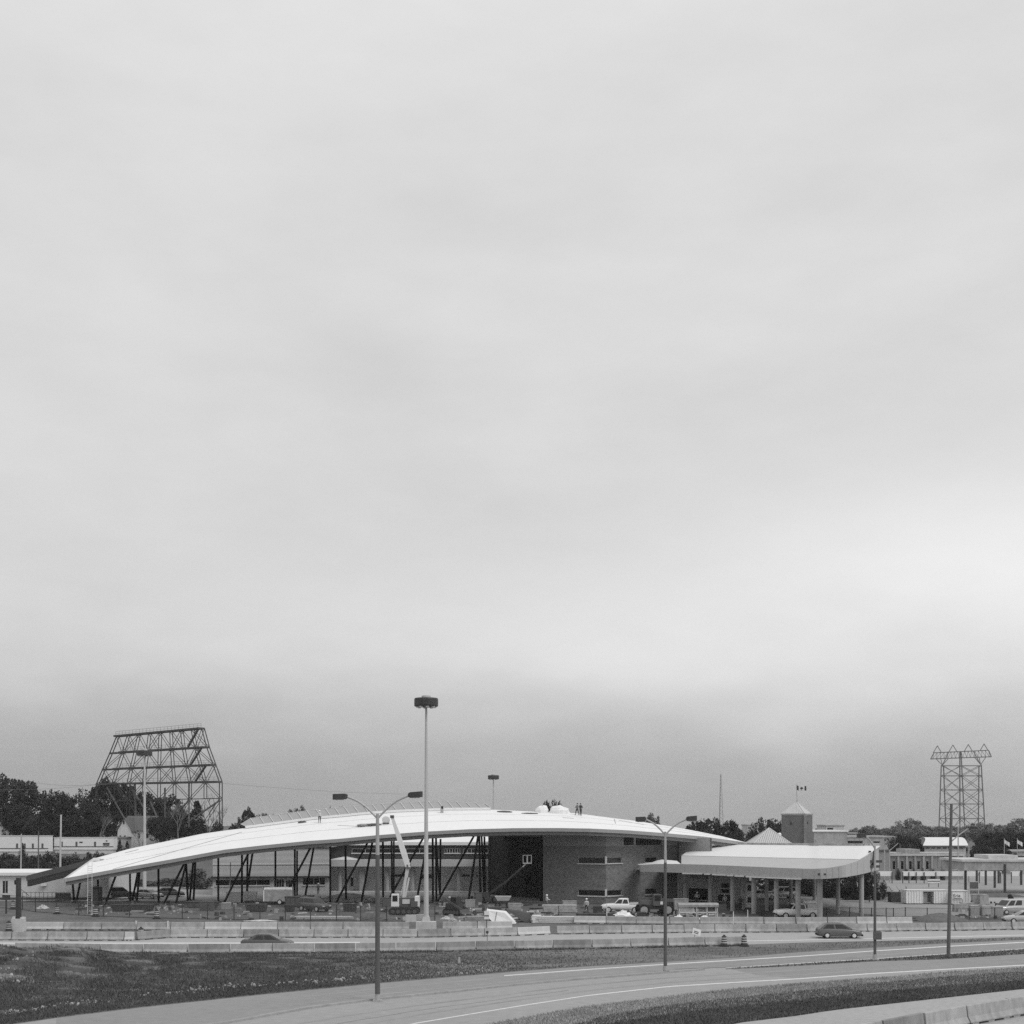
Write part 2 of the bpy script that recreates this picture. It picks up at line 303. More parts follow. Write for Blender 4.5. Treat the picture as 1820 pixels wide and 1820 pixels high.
for p, q in zip(pts, pts[1:]):
    u = (q-p).cross(V((0, 0, 1))).normalized()*.02; ck.add([p-u, q-u, q+u, p+u], [(0, 1, 2, 3)])
struct('sealed_crack', ck, 'seal')

# ------------------------------------------------------------------ walls with real openings
def hit(p0, p1, x, y):                      # where the ray of a pixel meets the upright plane through p0-p1
    t = (x-910)/F; dx, dy = p1.x-p0.x, p1.y-p0.y; u = (t*p0.y-p0.x)/(dx-t*dy); d = p0.y+u*dy
    return u*math.hypot(dx, dy), H-(y-HY)/F*d
def facade(th, p0, p1, z0, z1, holes, wm, name='wall', rev=.22, glass='glass', fm='frame_light', fw=.09, sill=True, px=True, mull=0, pname='window'):
    p0, p1 = V((p0.x, p0.y, 0)), V((p1.x, p1.y, 0)); ln = (p1-p0).length; u = (p1-p0)/ln; n = V((u.y, -u.x, 0))
    if n.y > 0 or (abs(n.y) < 1e-6 and n.x > 0): n = -n
    hs = []
    for h in holes:
        if px:
            a, zt = hit(p0, p1, h[0], h[2]); b, zb = hit(p0, p1, h[1], h[3]); a, b = min(a, b), max(a, b)
            _, zt = hit(p0, p1, (h[0]+h[1])/2, h[2]); _, zb = hit(p0, p1, (h[0]+h[1])/2, h[3])
        else: a, b, zb, zt = h[:4]
        hs.append((max(a, .03), min(b, ln-.03), max(zb, z0+.03), min(zt, z1-.03)))
    us = sorted({0., ln, *[q for h in hs for q in h[:2]]}); zs = sorted({z0, z1, *[q for h in hs for q in h[2:]]})
    at = lambda a, z, o=0.: p0+u*a+V((0, 0, z))+n*o
    m = MB()
    for a, b in zip(us, us[1:]):
        for c, d in zip(zs, zs[1:]):
            if b-a < 1e-4 or d-c < 1e-4: continue
            ca, cz = (a+b)/2, (c+d)/2
            if any(h[0] < ca < h[1] and h[2] < cz < h[3] for h in hs): continue
            m.add([at(a, c), at(b, c), at(b, d), at(a, d)], [(0, 1, 2, 3)])
    for a, b, c, d in hs:
        q = [at(a, c), at(b, c), at(b, d), at(a, d)]; r = [at(a, c, -rev), at(b, c, -rev), at(b, d, -rev), at(a, d, -rev)]
        m.add(q+r, [(0, 1, 5, 4), (1, 2, 6, 5), (2, 3, 7, 6), (3, 0, 4, 7)])
    # back skin so the wall has thickness
    m.add([at(0, z0, -rev-.15), at(ln, z0, -rev-.15), at(ln, z1, -rev-.15), at(0, z1, -rev-.15)], [(0, 1, 2, 3)])
    m.add([at(0, z1), at(ln, z1), at(ln, z1, -rev-.15), at(0, z1, -rev-.15)], [(0, 1, 2, 3)])
    wo = part(th, name, m, wm, world=True)
    for a, b, c, d in hs:
        g = MB().slab([at(a, c, -rev+.03), at(b, c, -rev+.03), at(b, d, -rev+.03), at(a, d, -rev+.03)], -n*.03)
        go = part(th, pname, g, glass, world=True)
        if fw:
            f = MB()
            for e in ([a+fw/2, b-fw/2]+[a+(b-a)*k/(mull+1) for k in range(1, mull+1)]): f.bar(at(e, c, -rev+.07), at(e, d, -rev+.07), fw, .06)
            f.bar(at(a, c+fw/2, -rev+.075), at(b, c+fw/2, -rev+.075), .05, fw); f.bar(at(a, d-fw/2, -rev+.075), at(b, d-fw/2, -rev+.075), .05, fw)
            part(go, 'frame', f, fm, world=True)
        if sill: part(go, 'sill', MB().bar(at(a-.08, c-.04, .05), at(b+.08, c-.04, .05), .22, .12), fm, world=True)
    return wo, at, ln
def roof_slab(th, pts, t, m, name='roof'):  # flat roof over ground plan points with z
    return part(th, name, MB().slab(pts, (0, 0, t)), m, world=True)

# ------------------------------------------------------------------ the long curved white roof
FR = [(115, 1561.5), (200, 1546), (300, 1528.5), (399, 1510.5), (465, 1503), (547, 1495), (600, 1491.5), (665, 1485.2), (747, 1479), (832, 1474.3), (915, 1472.2), (990, 1472), (1050, 1473), (1115, 1476), (1181, 1481), (1250, 1487), (1315, 1496), (1333, 1499)]
RG = [(165, 1527), (180, 1523), (232, 1508), (292, 1496), (358, 1482), (404, 1475.5), (447, 1470.5), (500, 1463.5), (564, 1455), (600, 1452), (648, 1447), (714, 1442.5), (800, 1439.3), (875, 1439), (948, 1442.5), (1016, 1444.5), (1090, 1454), (1130, 1459), (1188, 1468), (1232, 1476), (1282, 1486), (1333, 1499)]
NT = 90
def fr(t):
    x = 115+(1333-115)*t; return P(x, on(FR, x), lerp(x, [115, 250, 500, 1050, 1333], [160, 164, 165, 165, 179]))
def rg(t):
    x = 165+(1333-165)*t; return P(x, on(RG, x), lerp(x, [165, 300, 500, 800, 1050, 1200, 1333], [168, 173, 177, 179, 178.5, 178.5, 179.05]))
RL = P(48, 1557, 172)
def rr(t):
    g = rg(t); e = math.sin(math.pi*min(1, .12+t*.88)); k = sstep(t/.2)
    a = g+(RL-rg(0)); b = g+V((0, 7*e, -1.2*e)); return a.lerp(b, k)
def surf(t, s):                             # s 0 front edge, 1 ridge, 2 rear edge
    if s <= 1: p = fr(t).lerp(rg(t), s); p.z += .35*math.sin(math.pi*s)*math.sin(math.pi*min(1, t*1.0))
    else: p = rg(t).lerp(rr(t), s-1)
    return p
SS = [0, .06, .2, .4, .6, .8, 1, 1.25, 1.5, 1.75, 2]
TT = [i/NT for i in range(NT+1)]
hall = thing('customs_hall', 'long low customs hall under a sweeping curved white roof on slanted black columns', 'building', G(560, 1604))
def grid(fn, ts, ss):
    n = len(ss); return MB().add([fn(t, s) for t in ts for s in ss], [(i*n+j, i*n+j+1, (i+1)*n+j+1, (i+1)*n+j) for i in range(len(ts)-1) for j in range(n-1)])
top = grid(surf, TT, SS); roofo = part(hall, 'roof', top, 'membrane', smooth=True, world=True, label='bright white curved roof membrane rising from a low left tip')
FT, LT, INS = .44, .5, .35
def edge_strip(fn, zt, zb, ins_dir, ins): return None
fa = MB(); lf = MB()
def fasc(mb, pts, zt, zb, inw):
    rings = []
    for p, iw in zip(pts, inw): rings.append([p+V((0, 0, zt))+iw[0], p+V((0, 0, zb))+iw[0], p+V((0, 0, zb))+iw[1], p+V((0, 0, zt))+iw[1]])
    mb.loft(rings)
fp = [fr(t) for t in TT]; y = V((0, 1, 0))
fasc(fa, fp, .03, -FT, [(-.06*y, .25*y)]*len(fp)); fasc(lf, fp, -FT, -FT-LT, [(INS*y, (INS+.2)*y)]*len(fp))
le = [fr(0).lerp(rg(0), k/8) for k in range(9)]; le2 = [rg(0).lerp(rr(0), k/8) for k in range(9)]
xw = V((1, 0, 0))
part(roofo, 'front_fascia', fa, 'fascia', world=True); part(roofo, 'lower_fascia', lf, 'lower_fascia', world=True)
m = MB(); fasc(m, le, .05, -FT, [(-.1*xw, .2*xw)]*9); part(roofo, 'end_fascia', m, 'concrete_light', world=True)
m = MB(); fasc(m, le2, .05, -FT-.25, [(-.1*xw, .2*xw)]*9); part(roofo, 'rear_wing_fascia', m, 'mid_metal', world=True)
m = MB(); fasc(m, le2, -FT-.25, -FT-1.0, [(.04*xw, .4*xw)]*9); part(roofo, 'rear_wing_soffit_edge', m, 'dark_metal', world=True)
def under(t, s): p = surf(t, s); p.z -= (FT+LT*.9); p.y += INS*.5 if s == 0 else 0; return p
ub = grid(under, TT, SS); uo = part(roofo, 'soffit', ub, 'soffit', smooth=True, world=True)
bvh = BVHTree.FromPolygons([tuple(p) for p in ub.v], ub.f)
topb = BVHTree.FromPolygons([tuple(p) for p in top.v], top.f)
def roof_z(X, Y, b=None):
    h = (b or bvh).ray_cast(V((X, Y, -5)), V((0, 0, 1))); return h[0].z if h[0] else None
def on_roof(x, y):                          # the roof point behind a pixel
    d = V(((x-910)/F, 1, -(y-HY)/F)); h = topb.ray_cast(V((0, 0, H)), d.normalized()); return h[0]
# membrane seams
def seam(pts, w=.07, nm='membrane_seam', mt='lower_fascia'):
    a, b = pts; m = MB(); q = []
    for k in range(25):
        h = on_roof(a[0]+(b[0]-a[0])*k/24, a[1]+(b[1]-a[1])*k/24)
        if h is not None: q.append(h+V((0, 0, .02)))
    if len(q) > 1:
        for c, d in zip(q, q[1:]): m.bar(c, d, w, .03)
        part(roofo, nm, m, mt, world=True)
seam(((190, 1564-16), (430, 1479))); seam(((222, 1516), (246, 1510)), .12)
seam(((600, 1467), (640, 1469)), .06); seam(((1092, 1456), (1094, 1464)), .06); seam(((1000, 1453), (1020, 1455)), .05); seam(((1100, 1458), (1145, 1466)), .06)
for s_ in (.33, .66):                       # faint membrane laps
    m = MB(); q = [surf(i/60, s_)+V((0, 0, .015)) for i in range(2, 59)]
    for c_, d_ in zip(q, q[1:]): m.bar(c_, d_, .05, .02)
    part(roofo, 'membrane_lap', m, 'seam_grey', world=True)
# the ridge skylight: sloping glass between pale glazing bars
XS = np.linspace(437, 872, 27)
def skb(x): h = rg((x-165)/1168.); return h+V((0, -.3, .25))
def skt(x):
    b = skb(x); k = min(1, (x-430)/25)*lerp(x, [430, 800, 872], [1, 1, .6]); return b+V((-.85, .9, 1.0*k))
sk = thing('ridge_skylight', 'row of sloping glass skylight panes along the crest of the white roof', 'skylight', skb(650)-V((0, 0, .3)))
bm = MB()
for a, b in zip(XS, XS[1:]): bm.bar(skb(a)+V((0, -.1, -.12)), skb(b)+V((0, -.1, -.12)), .35, .34)
part(sk, 'kerb_curb' if 0 else 'upstand', bm, 'white_paint', world=True)
tb = MB()
for a, b in zip(XS, XS[1:]): tb.bar(skt(a), skt(b), .12, .07)
part(sk, 'top_rail', tb, 'off_white', world=True)
for a, b in zip(XS, XS[1:]):
    part(sk, 'pane', MB().slab([skb(a), skb(b), skt(b), skt(a)], (0, .04, .02)), 'sky_glass', world=True)
for a in XS: part(sk, 'glazing_bar', MB().bar(skb(a)+V((0, -.03, .05)), skt(a)+V((0, -.03, .05)), .1, .08), 'off_white', world=True)
bk = MB()
for a, b in zip(XS, XS[1:]): bk.slab([skt(a)+V((0, .06, 0)), skt(b)+V((0, .06, 0)), skb(b)+V((0, 1.6, 0)), skb(a)+V((0, 1.6, 0))], (0, .05, 0))
part(sk, 'rear_slope', bk, 'metal_roof', world=True)

# slanted black columns (foot pixel, head pixel)
COLS = [((132, 1604), (129, 1568)), ((135, 1604), (142.5, 1568.5)), ((174, 1603), (174, 1563)), ((185.5, 1610), (205, 1558)), ((231.5, 1602), (231, 1554)), ((235, 1601), (245, 1550)), ((243, 1602), (248, 1550)), ((282, 1606), (281.5, 1544.5)),
 ((289, 1609), (325.5, 1538.5)), ((312, 1607), (330, 1538)), ((334, 1602), (331, 1537.6)), ((337, 1600), (343, 1537)), ((344, 1600), (347, 1536)), ((388, 1606), (388, 1528.5)), ((396.5, 1607), (438.5, 1523)), ((430, 1606), (430, 1522)), ((439, 1598), (440, 1522)), ((436, 1600), (448, 1521)),
 ((489.5, 1606), (489.5, 1515)), ((498, 1607), (550, 1510)), ((524, 1598), (524, 1512)), ((528, 1592), (528, 1512)), ((541, 1600), (557, 1509)), ((587, 1605), (587, 1505.5)), ((615, 1600), (614, 1502)), ((596, 1606), (653, 1498)), ((642, 1604), (661.5, 1498)), ((681, 1605), (680.5, 1496)),
 ((697, 1588), (696, 1494)), ((700, 1588), (700, 1494)), ((686, 1606), (750.5, 1492)), ((740, 1603), (760, 1492)), ((769.5, 1603), (769, 1491)), ((775.6, 1603), (775, 1491)), ((782, 1590), (776, 1510)), ((782, 1591), (783, 1491)), ((776, 1604), (841.5, 1487)), ((831.6, 1606), (849, 1490)), ((854, 1601), (852, 1487)), ((861, 1594), (856, 1487)), ((862, 1593), (861, 1487)), ((872, 1588), (893, 1548)), ((996, 1598), (1014, 1487))]
for (fx, fy), (tx, ty) in COLS:
    a = G(fx, fy); b = P(tx, ty, a.y+.4); dr = (b-a).normalized(); h = bvh.ray_cast(a+dr*.2, dr); e = h[0]+dr*.2 if h[0] else b
    part(hall, 'column', MB().tube(a-V((0, 0, .1)), e, .15, .15, 8), 'black_steel', smooth=False, world=True)
    part(hall, 'column_footing', MB().box(a+V((0, 0, .05)), (.8, .8, .1)), 'concrete_dark', world=True)

# the brick block under the roof
CR = G(1077, 1606); CL = V((4.34, 173.5, 0)); CE = V((23.8, 177.6, 0)); CW = V((-3.3, 190, 0))
ZB = 6.9                                    # top of the brick, pale band above
def topz(a, b, k=9): return min(z for z in (roof_z(*(a.lerp(b, i/k).xy)) for i in range(k+1)) if z)-.02
block = thing('brick_block', 'two-storey dark brick block with strip windows under the white roof', 'building', CR)
zl = H-(1504-HY)/F*169.4
facade(block, CL, CR, 0, zl, [(1027, 1075.2, 1523.5, 1535), (1027, 1075.2, 1581.5, 1592.5)], 'brick', fw=.05)
facade(block, CR, CE, 0, zl, [(1079, 1105.5, 1524, 1534.5), (1079, 1105.5, 1582, 1592), (1147, 1169, 1523.5, 1533), (1147, 1169, 1579, 1589.5)], 'brick', fw=.05)
def upper(a, b, holes):
    z1 = topz(a, b); return facade(block, a, b, zl+.003, z1, holes, 'render_band', name='upper_band', fw=0, sill=False, glass='dark_void', pname='louvre')
upper(CL, CR, []); _, at, ln = upper(CR, CE, [(1108.5, 1126.5, 1487, 1502), (1130, 1175.5, 1488.5, 1502)])
for x in np.concatenate([np.linspace(1109.5, 1125.5, 7), np.linspace(1131, 1174.5, 15)]):
    u1, z1 = hit(V((CR.x, CR.y, 0)), V((CE.x, CE.y, 0)), x, 1488.5); _, z2 = hit(V((CR.x, CR.y, 0)), V((CE.x, CE.y, 0)), x, 1502)
    part(block, 'louvre_blade', MB().bar(at(u1, z2, -.08), at(u1, z1, -.08), .07, .12), 'mid_metal', world=True)
part(block, 'corner_post', MB().box(CR+V((0, -.02, 0))+V((0, .06, (H-(1529-HY)/F*169.4))), (.28, .28, 1.1)), 'frame_light', world=True)
part(block, 'corner_post', MB().box(CR+V((0, .04, (H-(1587-HY)/F*169.4))), (.28, .28, 1.0)), 'frame_light', world=True)
# recess left of the brick face, the overhang's shade put into its brick colour
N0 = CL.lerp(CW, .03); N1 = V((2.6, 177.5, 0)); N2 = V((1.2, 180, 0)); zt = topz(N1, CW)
facade(block, V((CL.x-.02, CL.y+.05, 0)), V((4.4, 181, 0)), 0, 9.3, [], 'shaded_brick', name='recess_side')
facade(block, V((-.6, 184.5, 0)), V((4.6, 181, 0)), 0, 9.6, [(935, 958, 1530, 1606)], 'shaded_brick', name='recess_back', glass='dark_void', fw=0, sill=False, pname='opening')
facade(block, CW, V((-.6, 184.5, 0)), 0, 9.8, [(900, 918, 1562, 1600), (897, 915, 1484, 1498)], 'shaded_brick', name='recess_wall', glass='dark_void', fw=0, sill=False, pname='opening')
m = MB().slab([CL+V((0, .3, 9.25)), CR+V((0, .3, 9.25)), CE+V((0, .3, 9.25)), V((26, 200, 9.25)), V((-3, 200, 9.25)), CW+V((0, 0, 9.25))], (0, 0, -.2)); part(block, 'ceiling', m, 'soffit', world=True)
facade(block, V((CE.x+.05, CE.y-.6, 0)), V(((1262-910)/F*172.5, 172.5, 0)), 3.2, H-(1489-HY)/F*175, [], 'render_band', name='link_wall')
m = MB(); m.bar(V((26, 200, 4.6)), V((-3.2, 200, 4.6)), .3, 9.2); m.bar(CE+V((.2, 0, 4.6)), V((26, 200, 4.6)), .3, 9.2); m.bar(CW+V((-.2, 0, 4.6)), V((-3.2, 200, 4.6)), .3, 9.2); part(block, 'rear_wall', m, 'dark_brick', world=True)

# ------------------------------------------------------------------ low buildings behind the columns
tanb = thing('tan_building', 'pale tan brick building with dark lower windows behind the black columns', 'building', P(480, 1590, 190)*1); tanb.location.z = 0
a = V(((378-910)/F*188, 188, 0)); b = V(((587-910)/F*192, 192, 0))
facade(tanb, a, b, 0, 7.2, [(383, 480, 1563, 1574), (487, 505, 1562, 1582), (508, 524, 1564, 1582), (538, 578, 1560, 1573)], 'tan_brick', mull=3, fw=.06, sill=True)
part(tanb, 'eave_band', MB().bar(a+V((-.2, -.25, H-(1559.5-HY)/F*188)), b+V((.1, -.25, H-(1559.5-HY)/F*190)), .6, .28), 'dark_metal', world=True)
part(tanb, 'string_course', MB().bar(a+V((0, -.05, H-(1536.5-HY)/F*188)), b+V((0, -.05, H-(1536-HY)/F*191)), .12, .14), 'frame_light', world=True)
part(tanb, 'downpipe', MB().tube(V(((409.5-910)/F*187.6, 187.6, 1)), V(((409.5-910)/F*187.6, 187.6, 5)), .07), 'mid_metal', world=True)
part(tanb, 'roof', MB().slab([a+V((-.3, -.3, 7.2)), b+V((.3, -.3, 7.2)), b+V((.3, 18, 7.2)), a+V((-.3, 18, 7.2))], (0, 0, .3)), 'off_white', world=True)
part(tanb, 'side_wall', MB().slab([a+V((-.02, .45, 0)), a+V((-.02, 18, 0)), a+V((-.02, 18, 7.2)), a+V((-.02, .45, 7.2))], (.2, 0, 0)), 'tan_brick', world=True)
for x in np.linspace(392, 580, 16):        # dashes of shade under the course
    pass
term = thing('terminal_wing', 'low wing with dark brick upper wall, white roof edge and pale canopy behind the columns', 'building', V((-12, 200, 0)))
a = V(((588-910)/F*198, 198, 0)); b = V(((884-910)/F*198, 198, 0)); zc = H-(1527-HY)/F*198
facade(term, a, b, zc, H-(1501-HY)/F*198, [(625, 770, 1508, 1516.5), (790, 818, 1508, 1516.5), (823, 868, 1508, 1516.5)], 'dark_brick', name='upper_wall', mull=5)
facade(term, V((a.x, 197.2, 0)), V((b.x, 197.2, 0)), 0, zc-.3, [(622, 629, 1559, 1576), (700, 722, 1553, 1559), (748, 772, 1553, 1562), (820, 836, 1553, 1559), (846, 850, 1553, 1560), (640, 646, 1541, 1581)], 'pale_wall', name='lower_wall', sill=False)
part(term, 'roof', MB().slab([a+V((-.3, -.6, H-(1502-HY)/F*198)), b+V((-.3, -.6, H-(1502-HY)/F*198)), b+V((0, 16, 8)), a+V((0, 16, 8))], (0, 0, .5)), 'white_paint', world=True)
ct = H-(1528-HY)/F*194.5; cb_ = H-(1540-HY)/F*194.5
part(term, 'canopy_fascia', MB().bb((583-910)/F*194.5, (874-910)/F*194.5, 194.4, 194.8, cb_, ct), 'pale_wall', world=True)
part(term, 'canopy_roof', MB().bb((583-910)/F*194.5+.1, (874-910)/F*194.5, 194.8, 197.1, ct-.35, ct-.05), 'off_white', world=True)
part(term, 'canopy_ramp', MB().slab([P(583, 1528, 194.6), P(612, 1522.5, 196), P(634, 1528, 194.6)], (0, 3, 0)), 'off_white', world=True)
for x in (604, 641, 645, 688, 733, 815): part(term, 'pillar', MB().tube(V(((x-910)/F*195.7, 195.7, 0)), V(((x-910)/F*195.7, 195.7, ct-.3)), .34, .34, 12), 'column', smooth=False, world=True)
part(term, 'plinth', MB().bb((590-910)/F*196, (872-910)/F*196, 193.5, 201, 0, .18), 'concrete_light', world=True)

# ------------------------------------------------------------------ toll canopy on the right
CF_T = [(1138, 1538), (1165, 1536.2), (1200, 1536), (1260, 1537.5), (1330, 1540.5), (1400, 1543.5), (1445, 1545), (1470, 1543.5), (1500, 1538.5), (1525, 1530.5), (1541, 1521), (1562, 1505)]
CF_B = [(1138, 1549.5), (1165, 1549.8), (1200, 1551), (1260, 1553), (1330, 1557.5), (1400, 1561), (1445, 1562.5), (1470, 1562), (1500, 1559.5), (1525, 1555), (1541, 1551.5), (1562, 1546)]
CD = ([1138, 1200, 1300, 1400, 1457, 1500, 1525, 1541, 1562], [168, 163, 153, 143, 137.5, 137, 139, 143, 160])
CBk = [(1138, 1530), (1205, 1520.8), (1300, 1523), (1420, 1525.8), (1530, 1528), (1541, 1521), (1562, 1505)]
CRg = [(1138, 1512), (1205, 1501), (1240, 1500.2), (1400, 1502), (1566, 1503.3)]
tcan = thing('toll_canopy', 'large pale toll canopy with curved prow on round concrete columns', 'canopy', G(1400, 1625))
xa = list(np.concatenate([np.linspace(1138, 1440, 34), np.linspace(1448, 1541, 22), np.linspace(1545, 1562, 4)]))
def cd(x): return lerp(x, *CD)
def cbk(x): return cd(x)+lerp(x, [1138, 1200, 1440, 1500, 1528, 1541, 1562], [2, 9, 12, 7, 1.2, .4, .3])
def crg(x): return cbk(x)+lerp(x, [1138, 1205, 1440, 1541, 1562], [3, 14, 18, 16, 4])
ft = [P(x, on(CF_T, x), cd(x)) for x in xa]; fb = [P(x, on(CF_B, x), cd(x)) for x in xa]
m = MB(); m.loft([[a+V((0, 0, .04)), b, b+V((0, .35, 0)), a+V((0, .35, .04))] for a, b in zip(ft, fb)]); part(tcan, 'fascia', m, 'canopy_fascia', smooth=False, world=True)
for x in np.concatenate([np.arange(1160, 1440, 19), np.arange(1447, 1541, 11)]): part(tcan, 'fascia_joint', MB().bar(P(x, on(CF_T, x)+.6, cd(x)-.012), P(x, on(CF_B, x)-.6, cd(x)-.012), .025, .02), 'concrete_mid', world=True)
m = MB(); k0 = [i for i, x in enumerate(xa) if x >= 1206 and x <= 1541]
bkp = [P(xa[i], on(CBk, xa[i]), cbk(xa[i])) for i in k0]
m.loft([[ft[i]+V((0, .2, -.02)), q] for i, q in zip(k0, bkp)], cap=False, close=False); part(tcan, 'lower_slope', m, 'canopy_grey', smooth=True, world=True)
m = MB(); rp = [P(max(1236, xa[i])+(0 if xa[i] < 1500 else (xa[i]-1500)*.6), on(CRg, xa[i]), crg(xa[i])) for i in k0]
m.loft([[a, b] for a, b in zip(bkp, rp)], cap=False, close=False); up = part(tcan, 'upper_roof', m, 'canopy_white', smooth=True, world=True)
m = MB(); m.loft([[a, a+V((0, 22, -2.0))] for a in rp], cap=False, close=False); part(tcan, 'rear_roof', m, 'canopy_white', smooth=True, world=True)
m = MB()
for a, b in zip(rp, rp[1:]): m.bar(a+V((0, .2, .12)), b+V((0, .2, .12)), .4, .3)
part(tcan, 'ridge_cap', m, 'concrete_mid', world=True)
m = MB()
for a, b in zip(bkp, bkp[1:]): m.bar(a+V((0, -.04, .02)), b+V((0, -.04, .02)), .1, .06)
part(tcan, 'roof_break_trim', m, 'off_white', world=True)
# left flare of the roof and its soffit
m = MB(); i1 = [i for i, x in enumerate(xa) if x <= 1212]
m.loft([[ft[i]+V((0, .2, 0)), ft[i]+V((0, 4.5, lerp(xa[i], [1138, 1165, 1180, 1212], [0, .1, .5, .3])))] for i in i1], cap=False, close=False); part(tcan, 'flared_end', m, 'canopy_white', smooth=True, world=True)
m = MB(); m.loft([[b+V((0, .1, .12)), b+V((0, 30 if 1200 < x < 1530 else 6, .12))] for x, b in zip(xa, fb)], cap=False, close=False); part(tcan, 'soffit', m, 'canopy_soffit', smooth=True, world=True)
m = MB()
for x0_, x1_ in ((1213, 1248), (1252, 1262), (1266, 1290), (1292, 1303), (1306, 1322), (1326, 1424)):
    a = P(x0_, on(CF_B, x0_)+1, cd(x0_)-.1); b = P(x1_, on(CF_B, x1_)+.6, cd(x1_)-.1); m.bar(a, b, .12, .14)
part(tcan, 'drip_flashing', m, 'white_paint', world=True)
for (x, yb, rpx) in ((1457, 1638, 5), (1531, 1633, 4.3), (1418.5, 1634, 4.6), (1380, 1629, 4.3), (1340, 1624, 4.5), (1302, 1619, 4), (1263, 1612, 4), (1218, 1606, 4.3), (1405.5, 1601, 3), (1489.5, 1624, 3.6), (1447.5, 1604, 3.3), (1362.5, 1619, 3.4), (1320.5, 1616, 3.4), (1272, 1608, 2.6), (1206.5, 1603, 2.5)):
    a = G(x, yb); zt = max(H-(on(CF_B, x)+1-HY)/F*cd(x), H-(1559-HY)/F*a.y)+.15
    if a.y > cd(x)+1: zt = H-(on(CF_B, x)-HY)/F*cd(x)+.12
    c = part(tcan, 'column', MB().tube(a, V((a.x, a.y, zt)), rpx*a.y/F, rpx*a.y/F, 14), 'column', smooth=False, world=True)
m = MB(); m.box(P(1455.5, 1554, 137.3), (.25, .1, .25)); m.box(P(1466, 1554, 137), (.22, .1, .22)); part(tcan, 'flood_fitting', m, 'dark_metal', world=True)
m = MB()                                    # unfinished steel at the right end
for x in (1546, 1554): m.bar(P(x, 1512, 149), P(x-3, 1542, 149), .25, .25)
m.bar(P(1541, 1531, 147), P(1566, 1531, 150), .3, .3); m.bar(P(1541, 1540, 147), P(1562, 1540, 150), .3, .3); m.bar(P(1542, 1524, 147), P(1550, 1543, 150), .15, .15)
part(tcan, 'open_framework', m, 'dark_metal', world=True)
# kiosk walls beneath the canopy
kio = thing('inspection_offices', 'pale office wall with dark doors in the shade beneath the toll canopy', 'building', G(1260, 1600))
a = G(1206, 1600); b = V(((1330-910)/F*171, 171, 0))
facade(kio, a, b, 0, 4.3, [(1212, 1217, 1572, 1598), (1223, 1258, 1576, 1600), (1281, 1296, 1569, 1588), (1275, 1300, 1590, 1606), (1188, 1204, 1570, 1598)], 'pale_wall', sill=False, glass='dark_void', fw=.06)
part(kio, 'beam', MB().bar(a+V((0, -.3, 1.9)), b+V((0, -.3, 1.9)), .15, .18), 'frame_light', world=True)
part(kio, 'roof', MB().slab([a+V((0, 0, 4.3)), b+V((0, 0, 4.3)), b+V((0, 9, 4.3)), a+V((0, 9, 4.3))], (0, 0, .25)), 'off_white', world=True)
bth = thing('toll_booth', 'narrow white toll booth standing between the canopy columns', 'booth', G(1331, 1612))
p = G(1331, 1612); part(bth, 'wall', MB().box(p+V((0, 0, 1.6)), (.95, 1.6, 3.2)), 'white_paint', world=True)
for z in (1.0, 2.55): part(bth, 'window', MB().box(p+V((0, -.82, z)), (.62, .06, .7)), 'glass', world=True)
part(bth, 'roof', MB().box(p+V((0, 0, 3.3)), (1.2, 1.9, .2)), 'concrete_mid', world=True)

# ------------------------------------------------------------------ concrete barriers
def barrier_mesh():
    prof = [(-.3, .1), (-.3, .15), (-.16, .36), (-.09, .80), (-.07, .82), (.07, .82), (.09, .80), (.16, .36), (.3, .15), (.3, .1)]
    m = MB(); m.loft([[V((x, a*k, b)) for a, b in prof] for x, k in ((-.5, .97), (-.494, 1), (.494, 1), (.5, .97))])
    for x in (-.38, 0, .38): m.bb(x-.07, x+.07, -.28, .28, 0, .105)
    return m.mesh('concrete_barrier')
bmesh_ = barrier_mesh(); BM = {}
for k in ('light', 'mid', 'dark'):
    q = bmesh_.copy(); q.materials.append(MATS['concrete_'+k]); BM[k] = q
SHW = {'light': 'pale', 'mid': 'grey', 'dark': 'dark grey'}
def barriers(line, joints, shades, where, group, tall=1.):
    n = 0
    for i, (a, b) in enumerate(zip(joints, joints[1:])):
        s = {'l': 'light', 'm': 'mid', 'd': 'dark', '.': None}[shades[i % len(shades)]]
        if s is None: continue
        p, q = G(a, on(line, a)), G(b, on(line, b)); d = q-p
        o = bpy.data.objects.new('concrete_barrier', BM[s]); C.objects.link(o)
        o.location = (p+q)/2; o.location.y += random.uniform(-.09, .09); o.location.z = .003; o.rotation_euler = (R(random.uniform(-.4, .4)), 0, math.atan2(d.y, d.x)+R(random.uniform(-1.6, 1.6)))
        k = d.length-.1; o.scale = (k, 1+(tall-1)*.5, tall+random.uniform(-.02, .02))
        tag(o, f'{SHW[s]} concrete barrier, {ORD[n]} from the left in {where}', 'barrier', group); n += 1
barriers(ROW3, [27, 103, 179, 255, 334, 409.5, 484.6, 559, 632, 703.6, 774.6, 845, 914, 982, 1051, 1120, 1187, 1252, 1318], 'mmmmdmmdmmddmdmmmm'.replace('d', 'd'), 'the front row', 'front row of concrete barriers')
barriers(ROW2, [-60, 21.5, 86, 156, 222, 240], 'mmmml', 'the short left row', 'short left row of concrete barriers')
barriers(off(ROW2, 0), [242, 303.6, 369, 433.5, 496, 558.5, 618.7, 681, 742, 801, 861, 919, 977], 'dmmdmmmmdmml', 'the middle row', 'middle row of concrete barriers')
